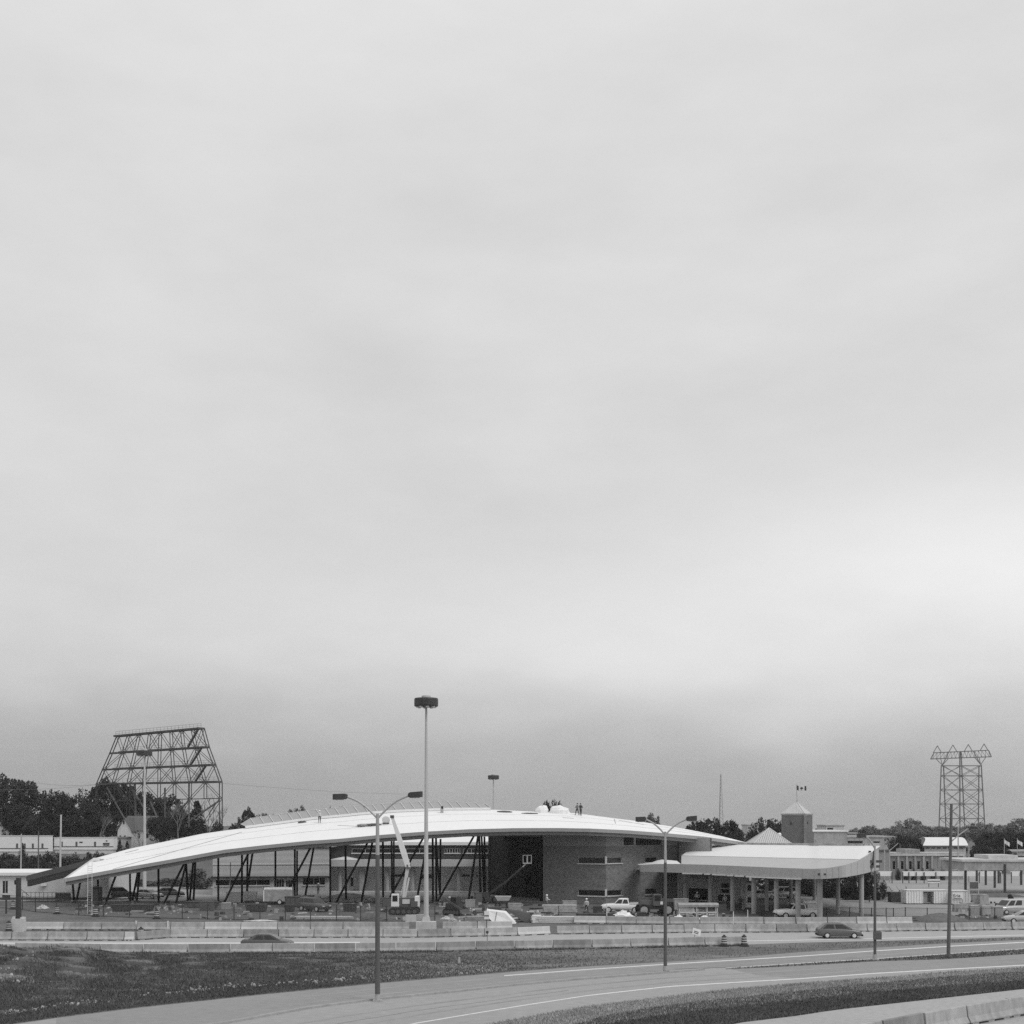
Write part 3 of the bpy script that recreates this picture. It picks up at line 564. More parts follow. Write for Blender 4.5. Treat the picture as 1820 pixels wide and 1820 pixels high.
barriers(ROW2, [989, 1047, 1104, 1158.5, 1215, 1270, 1325, 1379, 1433.5, 1487, 1540, 1592.5, 1644.5, 1695.5, 1746.6, 1797, 1848, 1899], 'mmmmmmmdmmmmm', 'the long right row', 'right middle row of concrete barriers')
barriers(ROW1, [45, 114, 182, 244, 304, 363.5, 428.6, 493.7, 552.5, 610, 671, 728], 'lmmmmllmmmm', 'the back row', 'back row of concrete barriers')
barriers(ROW1, [786, 848.5, 911], 'ml', 'the pair beside the tall lamp base', 'back row of concrete barriers')
barriers(ROW0, [1020, 1077.5, 1131, 1190, 1243.5, 1303.5, 1357, 1414, 1470, 1521.5, 1575, 1621], 'lmmmmmmmmll', 'the yard row', 'yard row of concrete barriers')
NB = [(1400, 1890), (1565, 1852), (1640, 1836.5), (1714, 1821.5), (1790, 1808.5), (1868, 1796), (2000, 1776)]
barriers(NB, [1480, 1565, 1640, 1714, 1790, 1868], 'mdmmm', 'the nearest row', 'nearest row of concrete barriers', 1.36)
for x, y in ((244, 1652.6), (300, 1652.8)):
    single('marker_post', MB().box(G(x, y)+V((0, -.35, .45)), (.12, .08, .9)).box(G(x, y)+V((0, -.35, .93)), (.2, .1, .06)), 'white_paint', f'thin white marker post by the {"left" if x < 250 else "right"} of two back row barrier joints', 'post', 'white marker posts')

# ------------------------------------------------------------------ lamps and poles
def high_mast(foot, zt, label, ring=1.25, ped=True, r0=.27):
    t = thing('high_mast_lamp', label, 'lamp', foot)
    part(t, 'pole', MB().tube((0, 0, .9 if ped else 0), (0, 0, zt-.6), r0, r0*.42, 14), 'galv_light', smooth=False)
    if ped:
        p = part(t, 'pedestal', MB().box((0, 0, .45), (2.1, 1.2, .95), taper=.96), 'concrete_light'); part(p, 'base_plate', MB().box((0, 0, 1.15), (.85, .85, .55), taper=.75), 'galv_light')
    hd = part(t, 'lamp_ring', MB().lathe([(.5, zt-.95), (ring*.97, zt-.85), (ring, zt-.75), (ring, zt-.12), (ring*.96, zt), (.5, zt+.02)], 14), 'dark_metal')
    part(hd, 'cap', MB().lathe([(.5, zt), (.48, zt+.25), (.3, zt+.32)], 12), 'galv_light')
    for k in range(8):
        a = k*math.pi/4+.2; part(hd, 'lens', MB().lathe([(.16, zt-1.0), (.2, zt-.86)], 8, (ring*.72*math.cos(a), ring*.72*math.sin(a), 0)), 'lamp_glass')
    return t
high_mast(G(757.5, 1653.5), H-(1241-HY)/F*129+.0, 'tall high-mast lamp with dark ring head rising from a concrete pedestal')
p = G(257, 1580); high_mast(p, H-(1334-HY)/F*p.y, 'high-mast lamp standing before the sign frame behind the roof', r0=.3, ped=False)
p = P(877, 1500, 277); p.z = 0; high_mast(p, H-(1378-HY)/F*277, 'small distant high-mast lamp above the middle of the roof crest', ped=False, r0=.27)
def cobra(t, px0, px1, d, rot=0, arm='galv', bow=.28, ln=.82):   # arm from pole px0 to head px1
    a, b = P(*px0, d), P(*px1, d); pts = []
    for k in range(9):
        u = k/8; q = a.lerp(b, u); q.z += bow*math.sin(math.pi*u)*(b-a).length*.35; pts.append(q)
    part(t, 'arm', MB().path(pts, .065, 8), arm, world=True)
    s = 1 if b.x > a.x else -1; e = V((s*ln, 0, .02+.05*s)); h = MB(); c0 = b+V((-s*.1, 0, 0)); c1 = b+e
    h.loft([[c0+V((0, y_*w_, z_)) for y_, z_ in ((-.5, -.06), (.5, -.06), (.4, .12), (-.4, .12))] for w_ in (.3,)]+[[c0.lerp(c1, u)+V((0, y_*w_, z_)) for y_, z_ in ((-.5, -.16), (.5, -.16), (.45, .2), (-.45, .2))] for u, w_ in ((.15, .62), (.85, .66), (1, .55))])
    ho = part(t, 'lamp_head', h, 'dark_metal', world=True); part(ho, 'lens', MB().box(c0.lerp(c1, .55)+V((0, 0, -.18)), (.5, .3, .05)), 'lamp_glass', world=True)
def lamp_post(foot_px, top_y, label, heads, split=None, low='mid_metal', up='galv', r=.15, hl=.82):
    p = G(*foot_px); t = thing('street_lamp', label, 'street lamp', p); d = p.y; zt = H-(top_y-HY)/F*d; zs = zt*.78 if split is None else split
    part(t, 'lower_pole', MB().tube((0, 0, 0), (0, 0, zs), r, r*.78, 12), low, smooth=False); part(t, 'upper_pole', MB().tube((0, 0, zs+.001), (0, 0, zt), r*.76, r*.6, 12), up, smooth=False)
    part(t, 'base_flange', MB().box((0, 0, .06), (.55, .55, .12)).tube((0, 0, .1), (0, 0, .5), .19, .17, 10), 'galv')
    for h in heads: cobra(t, (foot_px[0], h[0]), (h[1], h[2]), d, ln=hl)
    return t, p
lamp_post((671, 1780), 1446, 'double-armed street lamp standing on the kerb at the centre left', [(1455, 615, 1416), (1455, 728, 1414)], r=.17)
t, p = lamp_post((1182.5, 1728.5), 1478, 'double-armed street lamp standing on the kerb before the brick block', [(1484, 1146, 1456), (1484, 1222, 1456)], r=.14, hl=.68)
t, p = lamp_post((1555, 1707), 1503, 'single-armed street lamp with a grey box on its pole at the right', [(1508, 1537, 1485)], r=.12, hl=.6)
part(t, 'control_box', MB().box((.16, -.15, 2.05), (.62, .32, .62)), 'mid_metal')
def pole(name, label, foot, top, r, m, cat='pole'):
    a, b = V(foot), V(top); t = thing(name, label, cat, a); part(t, 'shaft', MB().tube((0, 0, 0), b-a, r, r*.72, 10), m); return t
a = G(1685.5, 1703); u = pole('utility_pole', 'bare dark wooden utility pole leaning slightly at the right', a, P(1691, 1429, a.y), .16, 'pole_wood', 'utility pole')
part(u, 'side_arm', MB().path([P(1690.5, 1496, a.y), P(1703, 1485, a.y), P(1719, 1474, a.y), P(1725, 1472, a.y)], .05), 'galv', world=True); part(u, 'lamp_head', MB().box(P(1729, 1471.5, a.y), (.7, .3, .18)), 'dark_metal', world=True)
def gz(x, y, d): q = P(x, y, d); q.z = hgt(q.x, q.y); return q
for x0, x1, yt, d, r, m, lb in ((106.5, 108.5, 1448, 215, .2, 'galv_light', 'pale thick pole standing behind the dark rear wing of the roof'), (36.5, 38, 1482, 205, .14, 'galv', 'thin grey pole left of its twin above the site office roof'), (68, 68.5, 1477, 205, .13, 'mid_metal', 'thin dark pole right of its twin above the site office roof')):
    f = gz(x0, 1560, d); pole('pole', lb, f, P(x1, yt, d), r, m)
# the stout dark post in its broken concrete block
f = G(33, 1655); t = thing('sign_post', 'stout dark post set in a rough pale concrete block at the far left', 'post', f)
part(t, 'shaft', MB().tube((0, 0, 1.2), (0, 0, H-(1560-HY)/F*f.y), .28, .26, 10), 'dark_metal'); part(t, 'block', MB().box((0, 0, .65), (1.25, 1, 1.3), taper=.95).box((-.45, 0, 1.38), (.3, .7, .25), .2).box((.4, .1, 1.36), (.32, .6, .2), -.3), 'concrete_light')
f = G(11, 1624); t = thing('site_sign', 'small dark sign board on two thin posts before the site office', 'sign', f)
part(t, 'board', MB().box((0, 0, 2.0), (.95, .08, .6)), 'dark_metal'); part(t, 'leg', MB().tube((0, 0, 0), (0, 0, 1.8), .1), 'dark_metal')

# chain link fences: posts, rails and wire, one section per pair of posts
def fence(pts, hh, label, close_label, gate=None):
    t = thing('chain_link_fence', label, 'fence', pts[len(pts)//2]); pm = MB()
    for q in pts: part(t, 'post', MB().tube(q, q+V((0, 0, hh)), .055, .055, 6), 'dark_metal', world=True)
    for a, b in zip(pts, pts[1:]):
        z0, z1 = V((0, 0, .06)), V((0, 0, hh-.06))
        part(t, 'rail', MB().tube(a+z1, b+z1, .02, .02, 5), 'mid_metal', world=True); part(t, 'rail', MB().tube(a+z0, b+z0, .035, .035, 5), 'dark_metal', world=True)
        part(t, 'wire_mesh', MB().add([a+z0, b+z0, b+z1, a+z1], [(0, 1, 2, 3)]), 'chain_link', world=True)
fl = [(-60, 1610), (-10, 1613), (40, 1617), (63, 1621), (100, 1624), (140, 1627), (184, 1629), (230, 1631), (277, 1632), (324, 1633.5), (369, 1634), (416, 1635), (462, 1636), (507, 1636), (552, 1637), (598, 1637), (641, 1637.5), (687, 1638), (729, 1638.5), (773, 1638.5)]
fence([G(*p) for p in fl], 1.8, 'long chain link fence running behind the back row barriers', '')
fence([G(x, y) for x, y in ((1469, 1633), (1510, 1633), (1549, 1634), (1575, 1634), (1588, 1634.5), (1609, 1633), (1648, 1634), (1723, 1634), (1768, 1634), (1830, 1634))], 1.35, 'low chain link fence at the yard edge right of the canopy', '')
for x, y0, y1, lb in ((993, 1610, 1638, 'thin dark stake behind the timber stack'), (1078.5, 1606, 1640, 'thin dark stake before the white pickup'), (1303.5, 1620, 1644, 'short white stake on a barrier joint below the canopy'), (1329, 1617, 1632, 'short white stake behind the barriers below the canopy')):
    f = G(x, y1); single('stake', MB().tube(f, V((f.x, f.y, H-(y0-HY)/F*f.y)), .055, .045, 6), 'white_paint' if 'white' in lb else 'dark_metal', lb, 'stake')

# construction drums
def drum(x, y, lb):
    p = G(x, y); t = thing('traffic_drum', lb, 'traffic drum', p, 0, 'striped traffic drums'); s = random.uniform(.92, 1.05)
    part(t, 'base', MB().lathe([(.48, 0), (.48, .07), (.34, .12)], 10), 'tyre')
    prof = [(.32, .1), (.31, .3), (.28, .31), (.28, .52), (.26, .53), (.26, .74), (.24, .75), (.23, 1.0), (.15, 1.03)]
    b = part(t, 'body', MB().lathe([(r*s, z*s) for r, z in prof], 12), 'drum_dark')
    for z, r in ((.38, .285), (.6, .265), (.82, .25)): part(b, 'stripe', MB().lathe([(r*s+.004, z*s-.05), (r*s+.004, z*s+.05)], 12), 'drum_stripe')
    part(t, 'handle', MB().box((0, 0, 1.08*s), (.2, .05, .1)), 'drum_dark')
for x, y, lb in ((15.5, 1656, 'striped traffic drum left of the concrete sign post block'), (23, 1616, 'striped traffic drum behind the sign post near the office steps'), (101.5, 1624.5, 'striped traffic drum below the end of the rear roof wing'), (170, 1629, 'striped traffic drum beside the ladder foot'), (278.5, 1633, 'striped traffic drum behind the fourth back row barrier'), (250.5, 1669, 'striped traffic drum in the gap of the middle barrier row'), (1287, 1682, 'striped traffic drum before the right end of the front barriers'), (1322.5, 1682, 'striped traffic drum just right of the last front barrier')): drum(x, y, lb)
f = G(1238, 1666); t = thing('tilted_sign', 'small tilted white sign board above the front row barriers', 'sign', f, R(5)); m = MB().slab([V(q) for q in ((-.42, 0, .35), (.38, 0, .12), (.46, 0, .72), (-.34, 0, .95))], (0, .04, 0)); part(t, 'board', m, 'white_paint'); part(t, 'leg', MB().bar((-.2, .05, 0), (-.1, .05, .5), .05, .05), 'mid_metal'); part(t, 'lettering', MB().slab([V(q) for q in ((-.25, -.015, .6), (.2, -.015, .45), (.22, -.015, .52), (-.23, -.015, .67))], (0, .01, 0)).slab([V(q) for q in ((-.28, -.015, .45), (.17, -.015, .3), (.19, -.015, .37), (-.26, -.015, .52))], (0, .01, 0)), 'dark_metal')
f = G(866, 1673); single('bollard_light', MB().tube(f, f+V((0, 0, .75)), .03).lathe([(.05, .72), (.13, .78), (.13, .95), (.05, 1)], 8, f), 'drum_dark', 'small dark round marker on a stick above the front barriers', 'marker')
f = G(865, 1652); t = thing('leaning_sign', 'white sign panel on a post behind the back row barriers', 'sign', f); part(t, 'post', MB().tube((0, 0, 0), (0, 0, 1.2), .05), 'mid_metal'); part(t, 'board', MB().box((0, -.07, 1.5), (.5, .06, .85)), 'white_paint'); part(t, 'band', MB().box((0, -.11, 1.45), (.5, .02, .12)), 'mid_metal')
f = G(877, 1650); single('prop', MB().bar(f, P(883, 1621, f.y), .22, .1), 'crate', 'leaning grey plank propped against the white tarpaulin', 'plank')
f = G(816, 1716); single('stub_marker', MB().box(f+V((0, 0, .3)), (.22, .2, .7), .3, .6).box(f+V((.15, .05, .1)), (.3, .25, .2), .6, .7), 'stone', 'small pale stone marker standing alone on the grass verge', 'marker')

# ------------------------------------------------------------------ steel sign frame on the hill and the power pylon
def dz(x): return lerp(x, [165, 395], [312, 282])
fr_ = thing('steel_sign_frame', 'huge dark steel lattice frame with decks rising above the hillside trees', 'tower', gz(280, 1500, 297))
def Q(x, y, k=0.): return P(x, y, dz(x)+k)
LV = [((207, 1309), (358.5, 1295)), ((195, 1339), (367.5, 1328.5)), ((182, 1368), (379, 1360)), ((171, 1394), (390, 1390)), ((170, 1424), (390, 1419)), ((170, 1462), (390, 1460)), ((170, 1500), (390, 1500))]
for k, nm in ((0, 'front_truss'), (9, 'rear_truss')):
    m = MB(); s = 0 if k == 0 else 5
    nb = 8
    for i, (a, b) in enumerate(LV):
        A, B = V((*a, 0)), V((*b, 0)); th_ = .4 if i < 4 else .2
        if i < 5: m.bar(Q(a[0]+s, a[1], k), Q(b[0]-s*.4, b[1], k), th_, th_)
        if i+1 < len(LV):
            a2, b2 = LV[i+1]
            for j in range(nb+1):
                u = j/nb; pa = (a[0]+(b[0]-a[0])*u+s, a[1]+(b[1]-a[1])*u); pb = (a2[0]+(b2[0]-a2[0])*u+s, a2[1]+(b2[1]-a2[1])*u)
                if i < 4 or j in (0, 2, 5, 8): m.bar(Q(*pa, k), Q(*pb, k), .22 if j in (0, nb) else .13, .15)
                if j < nb and i < 5:
                    v_ = (j+1)/nb; pc = (a2[0]+(b2[0]-a2[0])*v_+s, a2[1]+(b2[1]-a2[1])*v_); pd = (a[0]+(b[0]-a[0])*v_+s, a[1]+(b[1]-a[1])*v_)
                    if (i+j) % 2 == 0 or i == 0: m.bar(Q(*pa, k), Q(*pc, k), .1, .1)
                    if (i+j) % 2 == 1 or i == 2: m.bar(Q(*pd, k), Q(*pb, k), .1, .1)
    part(fr_, nm, m, 'lattice', world=True)
m = MB()
for i, (a, b) in enumerate(LV[:5]):
    for j in range(9):
        u = j/8; x, y_ = a[0]+(b[0]-a[0])*u, a[1]+(b[1]-a[1])*u; m.bar(Q(x, y_), Q(x+5, y_, 9), .15, .15)
        if j < 8: m.bar(Q(x, y_), Q(a[0]+(b[0]-a[0])*(u+.125)+5, a[1]+(b[1]-a[1])*(u+.125), 9), .1, .1)
part(fr_, 'cross_bracing', m, 'lattice', world=True)
for i in range(4):
    a, b = LV[i]; u0 = .12 if i else 0
    p0 = Q(a[0]+(b[0]-a[0])*u0, a[1]+(b[1]-a[1])*u0-.5, -.5); p1 = Q(b[0], b[1]-.5, -.5)
    m = MB(); m.bar(p0, p1, 1.8, .42); dk = part(fr_, 'deck', m, 'lattice', world=True)
    r = MB(); r.bar(p0+V((0, -.6, 1.1)), p1+V((0, -.6, 1.1)), .05, .05); r.bar(p0+V((0, -.6, .6)), p1+V((0, -.6, .6)), .04, .04)
    for j in range(25): q = p0.lerp(p1, j/24); r.bar(q+V((0, -.6, 0)), q+V((0, -.6, 1.1)), .05, .05)
    part(dk, 'handrail', r, 'lattice_grey', world=True)
m = MB()
for a, b in (((190, 1399), (231, 1473)), ((232, 1399), (262, 1445)), ((267, 1424), (290, 1478)), ((320, 1425), (288, 1475)), ((240, 1394), (242, 1500)), ((293, 1400), (294, 1500)), ((336, 1392), (336, 1470)), ((390, 1423), (336, 1460)), ((336, 1423), (315, 1443))): m.bar(Q(*a), Q(*b), .3, .3)
part(fr_, 'raking_strut', m, 'lattice_grey', world=True)
m = MB()
for y0, y1, x0, x1 in ((1297, 1330, 352, 333), (1330, 1361, 358, 338), (1361, 1391, 366, 346)): m.bar(Q(x0, y0, 4), Q(x1, y1, 4), .6, .1); m.bar(Q(x0, y0-5, 3.6), Q(x1, y1-5, 3.6), .06, .06)
part(fr_, 'stair_flight', m, 'lattice', world=True)
m = MB(); m.box(Q(292, 1463, -3), (1.6, 1.6, 1.3)); m.bar(Q(288, 1468, -3), Q(288, 1500, -3), .3, .3); m.bar(Q(295, 1468, -3), Q(295, 1500, -3), .3, .3); m.bar(Q(299, 1467, -3), Q(318, 1430, -1), .5, .2); part(fr_, 'lookout_platform', m, 'lattice_grey', world=True)
py = thing('power_pylon', 'wide four-peaked steel power pylon against the sky at the far right', 'pylon', V((*P(1712, 1490, 500).xy, 0)))
D5 = 500
def T(x, y, k=0.): return P(x, y, D5+k)
for k in (0, 7):
    m = MB(); s = 3 if k else 0
    legs = [((1673, 1360), (1668, 1497)), ((1708, 1336), (1716, 1497)), ((1744, 1359), (1752, 1497))]
    if k: legs = [((1677, 1361), (1682, 1497)), ((1706, 1336), (1706, 1497)), ((1740, 1361), (1738.5, 1497))]
    for a, b in legs: m.bar(T(*a, k), T(*b, k), .38, .38)
    yy = [1361, 1379, 1404, 1429, 1455, 1490]
    def lx(l, y_): a, b = l; return a[0]+(b[0]-a[0])*(y_-a[1])/(b[1]-a[1])
    for y_ in yy: m.bar(T(lx(legs[0], y_), y_, k), T(lx(legs[2], y_), y_, k), .35, .35)
    for y0, y1 in zip(yy, yy[1:]):
        for l0, l1 in zip(legs, legs[1:]): m.bar(T(lx(l0, y0), y0, k), T(lx(l1, y1), y1, k), .17, .17); m.bar(T(lx(l1, y0), y0, k), T(lx(l0, y1), y1, k), .17, .17)
    part(py, 'front_frame' if not k else 'rear_frame', m, 'lattice_grey', world=True)
m = MB()
for y_ in (1379, 1404, 1429, 1455):
    for a, b in (((1673, 1360), (1677, 1361)), ((1744, 1359), (1740, 1361))): m.bar(T(a[0]-(y_-1360)*.035, y_), T(b[0]+(y_-1360)*.035, y_, 7), .2, .2)
part(py, 'side_bracing', m, 'lattice_grey', world=True)
m = MB()
for k in (0, 7):
    m.bar(T(1654, 1349, k), T(1762, 1345, k), .38, .38); m.bar(T(1660, 1338, k), T(1757, 1333.5, k), .34, .34); m.bar(T(1660, 1338, k), T(1654, 1349, k), .3, .3); m.bar(T(1757, 1333.5, k), T(1762, 1345, k), .3, .3)
    for j in range(16):
        u = j/16; xa_ = 1660+97*u; xb_ = 1654+108*(u+1/32); m.bar(T(xa_, 1338-4.5*u, k), T(xb_, 1349-4*(u+1/32), k), .12, .12); m.bar(T(xb_, 1349-4*(u+1/32), k), T(xa_+6, 1338-4.5*(u+1/16), k), .12, .12)
    for x in (1664, 1672, 1685): m.bar(T(x, 1349, k), T(1675, 1360, k), .22, .22)
    for x in (1732, 1740, 1752): m.bar(T(x, 1346, k), T(1743, 1359, k), .22, .22)
    m.bar(T(1686, 1337, k), T(1676, 1358, k), .3, .3); m.bar(T(1730, 1335, k), T(1742, 1358, k), .3, .3)
arm = part(py, 'cross_arm', m, 'lattice_grey', world=True)
for x, y_ in ((1666, 1325.5), (1693.6, 1324), (1721, 1323), (1749, 1322)):
    m = MB()
    for k in (0, 7): m.bar(T(x, y_, 3.5), T(x-7, y_+12, k), .25, .25); m.bar(T(x, y_, 3.5), T(x+7, y_+11.5, k), .25, .25)
    part(arm, 'peak', m, 'lattice_grey', world=True)
f = V((*P(1281, 1480, 620).xy, 0)); t = thing('radio_mast', 'needle-thin distant radio mast above the trees right of the roof', 'mast', f)
zt = H-(1376-HY)/F*620; m = MB()
for a in range(3): q = V((math.cos(a*2.1), math.sin(a*2.1), 0)); m.tube(q*1.6, q*.25+V((0, 0, zt)), .12, .07, 4)
for j in range(18): z = zt*j/18; r = 1.6-1.35*j/18; m.bar((r*.8, 0, z), (-r*.7, r*.5, z+1.6), .07, .07); m.bar((-r*.7, -r*.5, z), (r*.8, 0, z+1.6), .07, .07)
part(t, 'lattice_shaft', m, 'lattice_grey')
for x, y0, x1, y1, d0, d1, n in ((-40, 1403, 190, 1393, 290, 305, 'lower'), (60, 1391, 186, 1393, 330, 305, 'upper'), (390, 1392, 760, 1412, 285, 420, 'right-hand')):
    a, b = P(x, y0, d0), P(x1, y1, d1); m = MB(); pts = [a.lerp(b, k/10)-V((0, 0, .6*math.sin(math.pi*k/10))) for k in range(11)]; m.path(pts, .035, 4); single('power_line', m, 'lattice_grey', f'{n} of the thin power lines strung to the steel sign frame', 'power line', 'power lines')

# ------------------------------------------------------------------ vehicles (local x forward)
def wheel(t, x, y, r, w=.2, rm='rim'):
    s = 1 if y > 0 else -1; q = MB().lathe([(r*.6, -w/2), (r*.93, -w/2), (r, -w*.3), (r, w*.3), (r*.93, w/2), (r*.6, w/2)], 18); rot = Matrix.Rotation(R(90), 3, 'X'); c = V((x, y, r))
    q.v = [rot@p+c for p in q.v]; wo = part(t, 'wheel', q, 'tyre', smooth=False)
    q = MB().lathe([(.03, w*.56), (r*.6, w*.54), (r*.66, w*.40), (r*.66, -w*.40), (r*.6, -w*.54), (.03, -w*.56)], 14); q.v = [rot@p+c for p in q.v]; part(wo, 'rim', q, rm)
def body_loft(st):                          # st: (x, z low, z high, half width)
    rings = []
    for x, zl_, zh, hw in st:
        k = zh-zl_; rings.append([V((x, s*hw*a, zl_+k*b)) for s, a, b in ((1, .88, 0), (1, .98, .12), (1, 1, .45), (1, .97, .78), (1, .9, .95), (1, .78, 1), (-1, .78, 1), (-1, .9, .95), (-1, .97, .78), (-1, 1, .45), (-1, .98, .12), (-1, .88, 0))])
    return MB().loft(rings)
def car(px, rz, kind, paint, label, z=0., cat='car'):
    p = G(*px, z); K = {
     'sedan': dict(L=4.5, W=.86, st=[(-2.25, .34, .78, .74), (-2.15, .24, .92, .8), (-1.5, .2, .98, .85), (0, .2, .95, .86), (1.2, .2, .9, .85), (1.95, .22, .78, .8), (2.2, .26, .66, .72), (2.26, .32, .56, .66)], cab=[(-1.65, -.95, .35, 1.2)], zb=.93, zr=1.42, ax=(-1.35, 1.38), wr=.31),
     'hatch': dict(L=4.25, W=.86, st=[(-2.1, .36, .86, .76), (-2.0, .24, .98, .82), (-1.2, .2, .98, .86), (0, .2, .95, .86), (1.1, .2, .9, .85), (1.8, .22, .78, .8), (2.05, .26, .66, .72), (2.12, .32, .56, .66)], cab=[(-1.95, -1.35, .3, 1.15)], zb=.95, zr=1.47, ax=(-1.28, 1.3), wr=.31),
     'suv': dict(L=4.7, W=.92, st=[(-2.3, .45, 1.05, .82), (-2.2, .35, 1.14, .88), (0, .3, 1.12, .92), (1.2, .3, 1.08, .91), (2.1, .34, .98, .86), (2.32, .45, .8, .78)], cab=[(-2.2, -1.95, .45, 1.15)], zb=1.1, zr=1.74, ax=(-1.35, 1.4), wr=.37),
     'van': dict(L=4.9, W=.96, st=[(-2.4, .42, 1.05, .9), (-2.3, .3, 1.12, .95), (0, .28, 1.1, .96), (1.4, .28, 1.06, .95), (2.2, .32, .95, .88), (2.42, .42, .8, .8)], cab=[(-2.36, -2.25, .75, 1.55)], zb=1.08, zr=1.85, ax=(-1.45, 1.5), wr=.35),
     'pickup': dict(L=5.2, W=.93, st=[(-2.6, .5, 1.0, .88), (-2.55, .42, 1.1, .92), (-.9, .38, 1.12, .93), (.9, .38, 1.12, .93), (1.8, .38, 1.06, .92), (2.45, .42, .98, .88), (2.6, .5, .8, .84)], cab=[(-.95, -.75, .45, 1.05)], zb=1.1, zr=1.76, ax=(-1.6, 1.65), wr=.39)}[kind]
    t = thing({'sedan': 'parked_car', 'hatch': 'hatchback_car', 'suv': 'parked_suv', 'van': 'van', 'pickup': 'pickup_truck'}[kind], label, cat, p, rz)
    part(t, 'body', body_loft(K['st']), paint, smooth=True); Wd = K['W']
    x0, x1, x2, x3 = K['cab'][0]; zb, zr = K['zb']-.04, K['zr']; hb, hr = Wd*.88, Wd*.68
    sec = lambda x, z, h: [V((x, h, z)), V((x, -h, z))]
    m = MB(); b = [V((x0, hb, zb)), V((x3, hb, zb)), V((x3, -hb, zb)), V((x0, -hb, zb))]; mid = [V((x1*.97+x0*.03, hr*1.03, zr-.07)), V((x2*.97+x3*.03, hr*1.03, zr-.07)), V((x2*.97+x3*.03, -hr*1.03, zr-.07)), V((x1*.97+x0*.03, -hr*1.03, zr-.07))]; tp = [V((x1+.14, hr*.82, zr)), V((x2-.18, hr*.82, zr)), V((x2-.18, -hr*.82, zr)), V((x1+.14, -hr*.82, zr))]
    cab = part(t, 'cabin', m.loft([b, mid, tp]), paint)
    def onside(u, k, s): a = V((x0, s*hb, zb)).lerp(V((x3, s*hb, zb)), u); c = V((x1, s*hr*1.03, zr-.07)).lerp(V((x2, s*hr*1.03, zr-.07)), u); return a.lerp(c, k)+V((0, s*.012, 0))
    cuts = {'sedan': ((.12, .5), (.53, .93)), 'hatch': ((.07, .45), (.5, .93)), 'suv': ((.04, .3), (.34, .62), (.66, .95)), 'van': ((.7, .96), (.38, .66)), 'pickup': ((.08, .46), (.52, .94))}[kind]
    for s in (1, -1):
        for a, c in cuts: part(cab, 'side_window', MB().slab([onside(a, .14, s), onside(c, .14, s), onside(c-.03, .92, s), onside(a+.02, .92, s)], (0, s*.008, 0)), 'glass')
    for nm, xa_, xb_ in (('windscreen', x3, x2), ('rear_window', x0, x1)):
        sg = 1 if nm == 'windscreen' else -1; lo = lambda y_: V((xa_, y_*hb*.9, zb)); hi = lambda y_: V((xb_, y_*hr*.98, zr-.07)); e = V((sg*.012, 0, .012))
        part(cab, nm, MB().slab([lo(1).lerp(hi(1), .1)+e, lo(-1).lerp(hi(-1), .1)+e, lo(-1).lerp(hi(-1), .9)+e, lo(1).lerp(hi(1), .9)+e], e*.6), 'glass')
    for x in K['ax']:
        for s in (1, -1):
            wheel(t, x, s*(Wd-.1), K['wr'])
    fx, rx = K['st'][-1][0], K['st'][0][0]; zf = (K['st'][-2][1]+K['st'][-2][2])/2+.1
    for s in (1, -1):
        part(t, 'headlight', MB().box((fx-.03, s*.55, zf), (.1, .3, .13)), 'lamp_glass'); part(t, 'tail_light', MB().box((rx+.04, s*.62, zf+.12), (.12, .2, .22)), 'tail_red')
    part(t, 'front_bumper', MB().box((fx-.02, 0, zf-.25), (.18, 1.45, .16)), 'tyre'); part(t, 'rear_bumper', MB().box((rx+.02, 0, zf-.2), (.18, 1.45, .16)), 'tyre')
    if kind == 'pickup':
        m = MB(); z = K['zb']+.02
        for s in (1, -1): m.bb(-2.55, -.98, s*.84-.06, s*.84+.06, z-.05, z+.1)
        m.bb(-2.58, -2.48, -.84, .84, z-.05, z+.1); part(t, 'bed_rail', m, paint); part(t, 'bed_floor', MB().bb(-2.45, -1.02, -.76, .76, z-.03, z+.012), 'tyre')
    return t
car((476, 1687.5), R(0), 'sedan', 'car_dark', 'dark sedan passing behind the front row of barriers', 0)
car((1491, 1667), R(-3), 'hatch', 'car_grey', 'grey hatchback driving on the approach road at the right')
car((1106, 1621.5), R(172), 'pickup', 'car_white', 'white crew cab pickup parked before the brick block', cat='truck')
t = car((1416, 1632), R(188), 'pickup', 'car_white', 'white pickup with a box cap parked under the toll canopy', cat='truck')
part(t, 'bed_cap', MB().loft([[V((x, s*h_, z)) for s, h_, z in ((1, .9, 1.1), (1, .82, 1.75), (-1, .82, 1.75), (-1, .9, 1.1))] for x in (-2.55, -1.02)]), 'off_white'); part(t, 'roof_box', MB().box((-1.7, 0, 1.92), (1.3, 1.1, .3)), 'white_paint')
car((558, 1619.5), R(-38), 'suv', 'car_dark', 'dark suv nosing out beside the grey box trailer under the roof')
car((213, 1597.5), R(20), 'suv', 'car_dark', 'dark suv parked beside the office beneath the roof left end')
car((262, 1597), R(-18), 'sedan', 'car_silver', 'silver car parked behind the left roof columns')
car((300, 1594), R(15), 'sedan', 'car_dark', 'dark car parked right of the silver car behind the roof columns')
car((1822, 1641), R(170), 'sedan', 'car_silver', 'pale car nosing in at the yard edge by the right border')
car((1797, 1625), R(200), 'van', 'car_silver', 'pale van parked among the crates near the right border', cat='van')
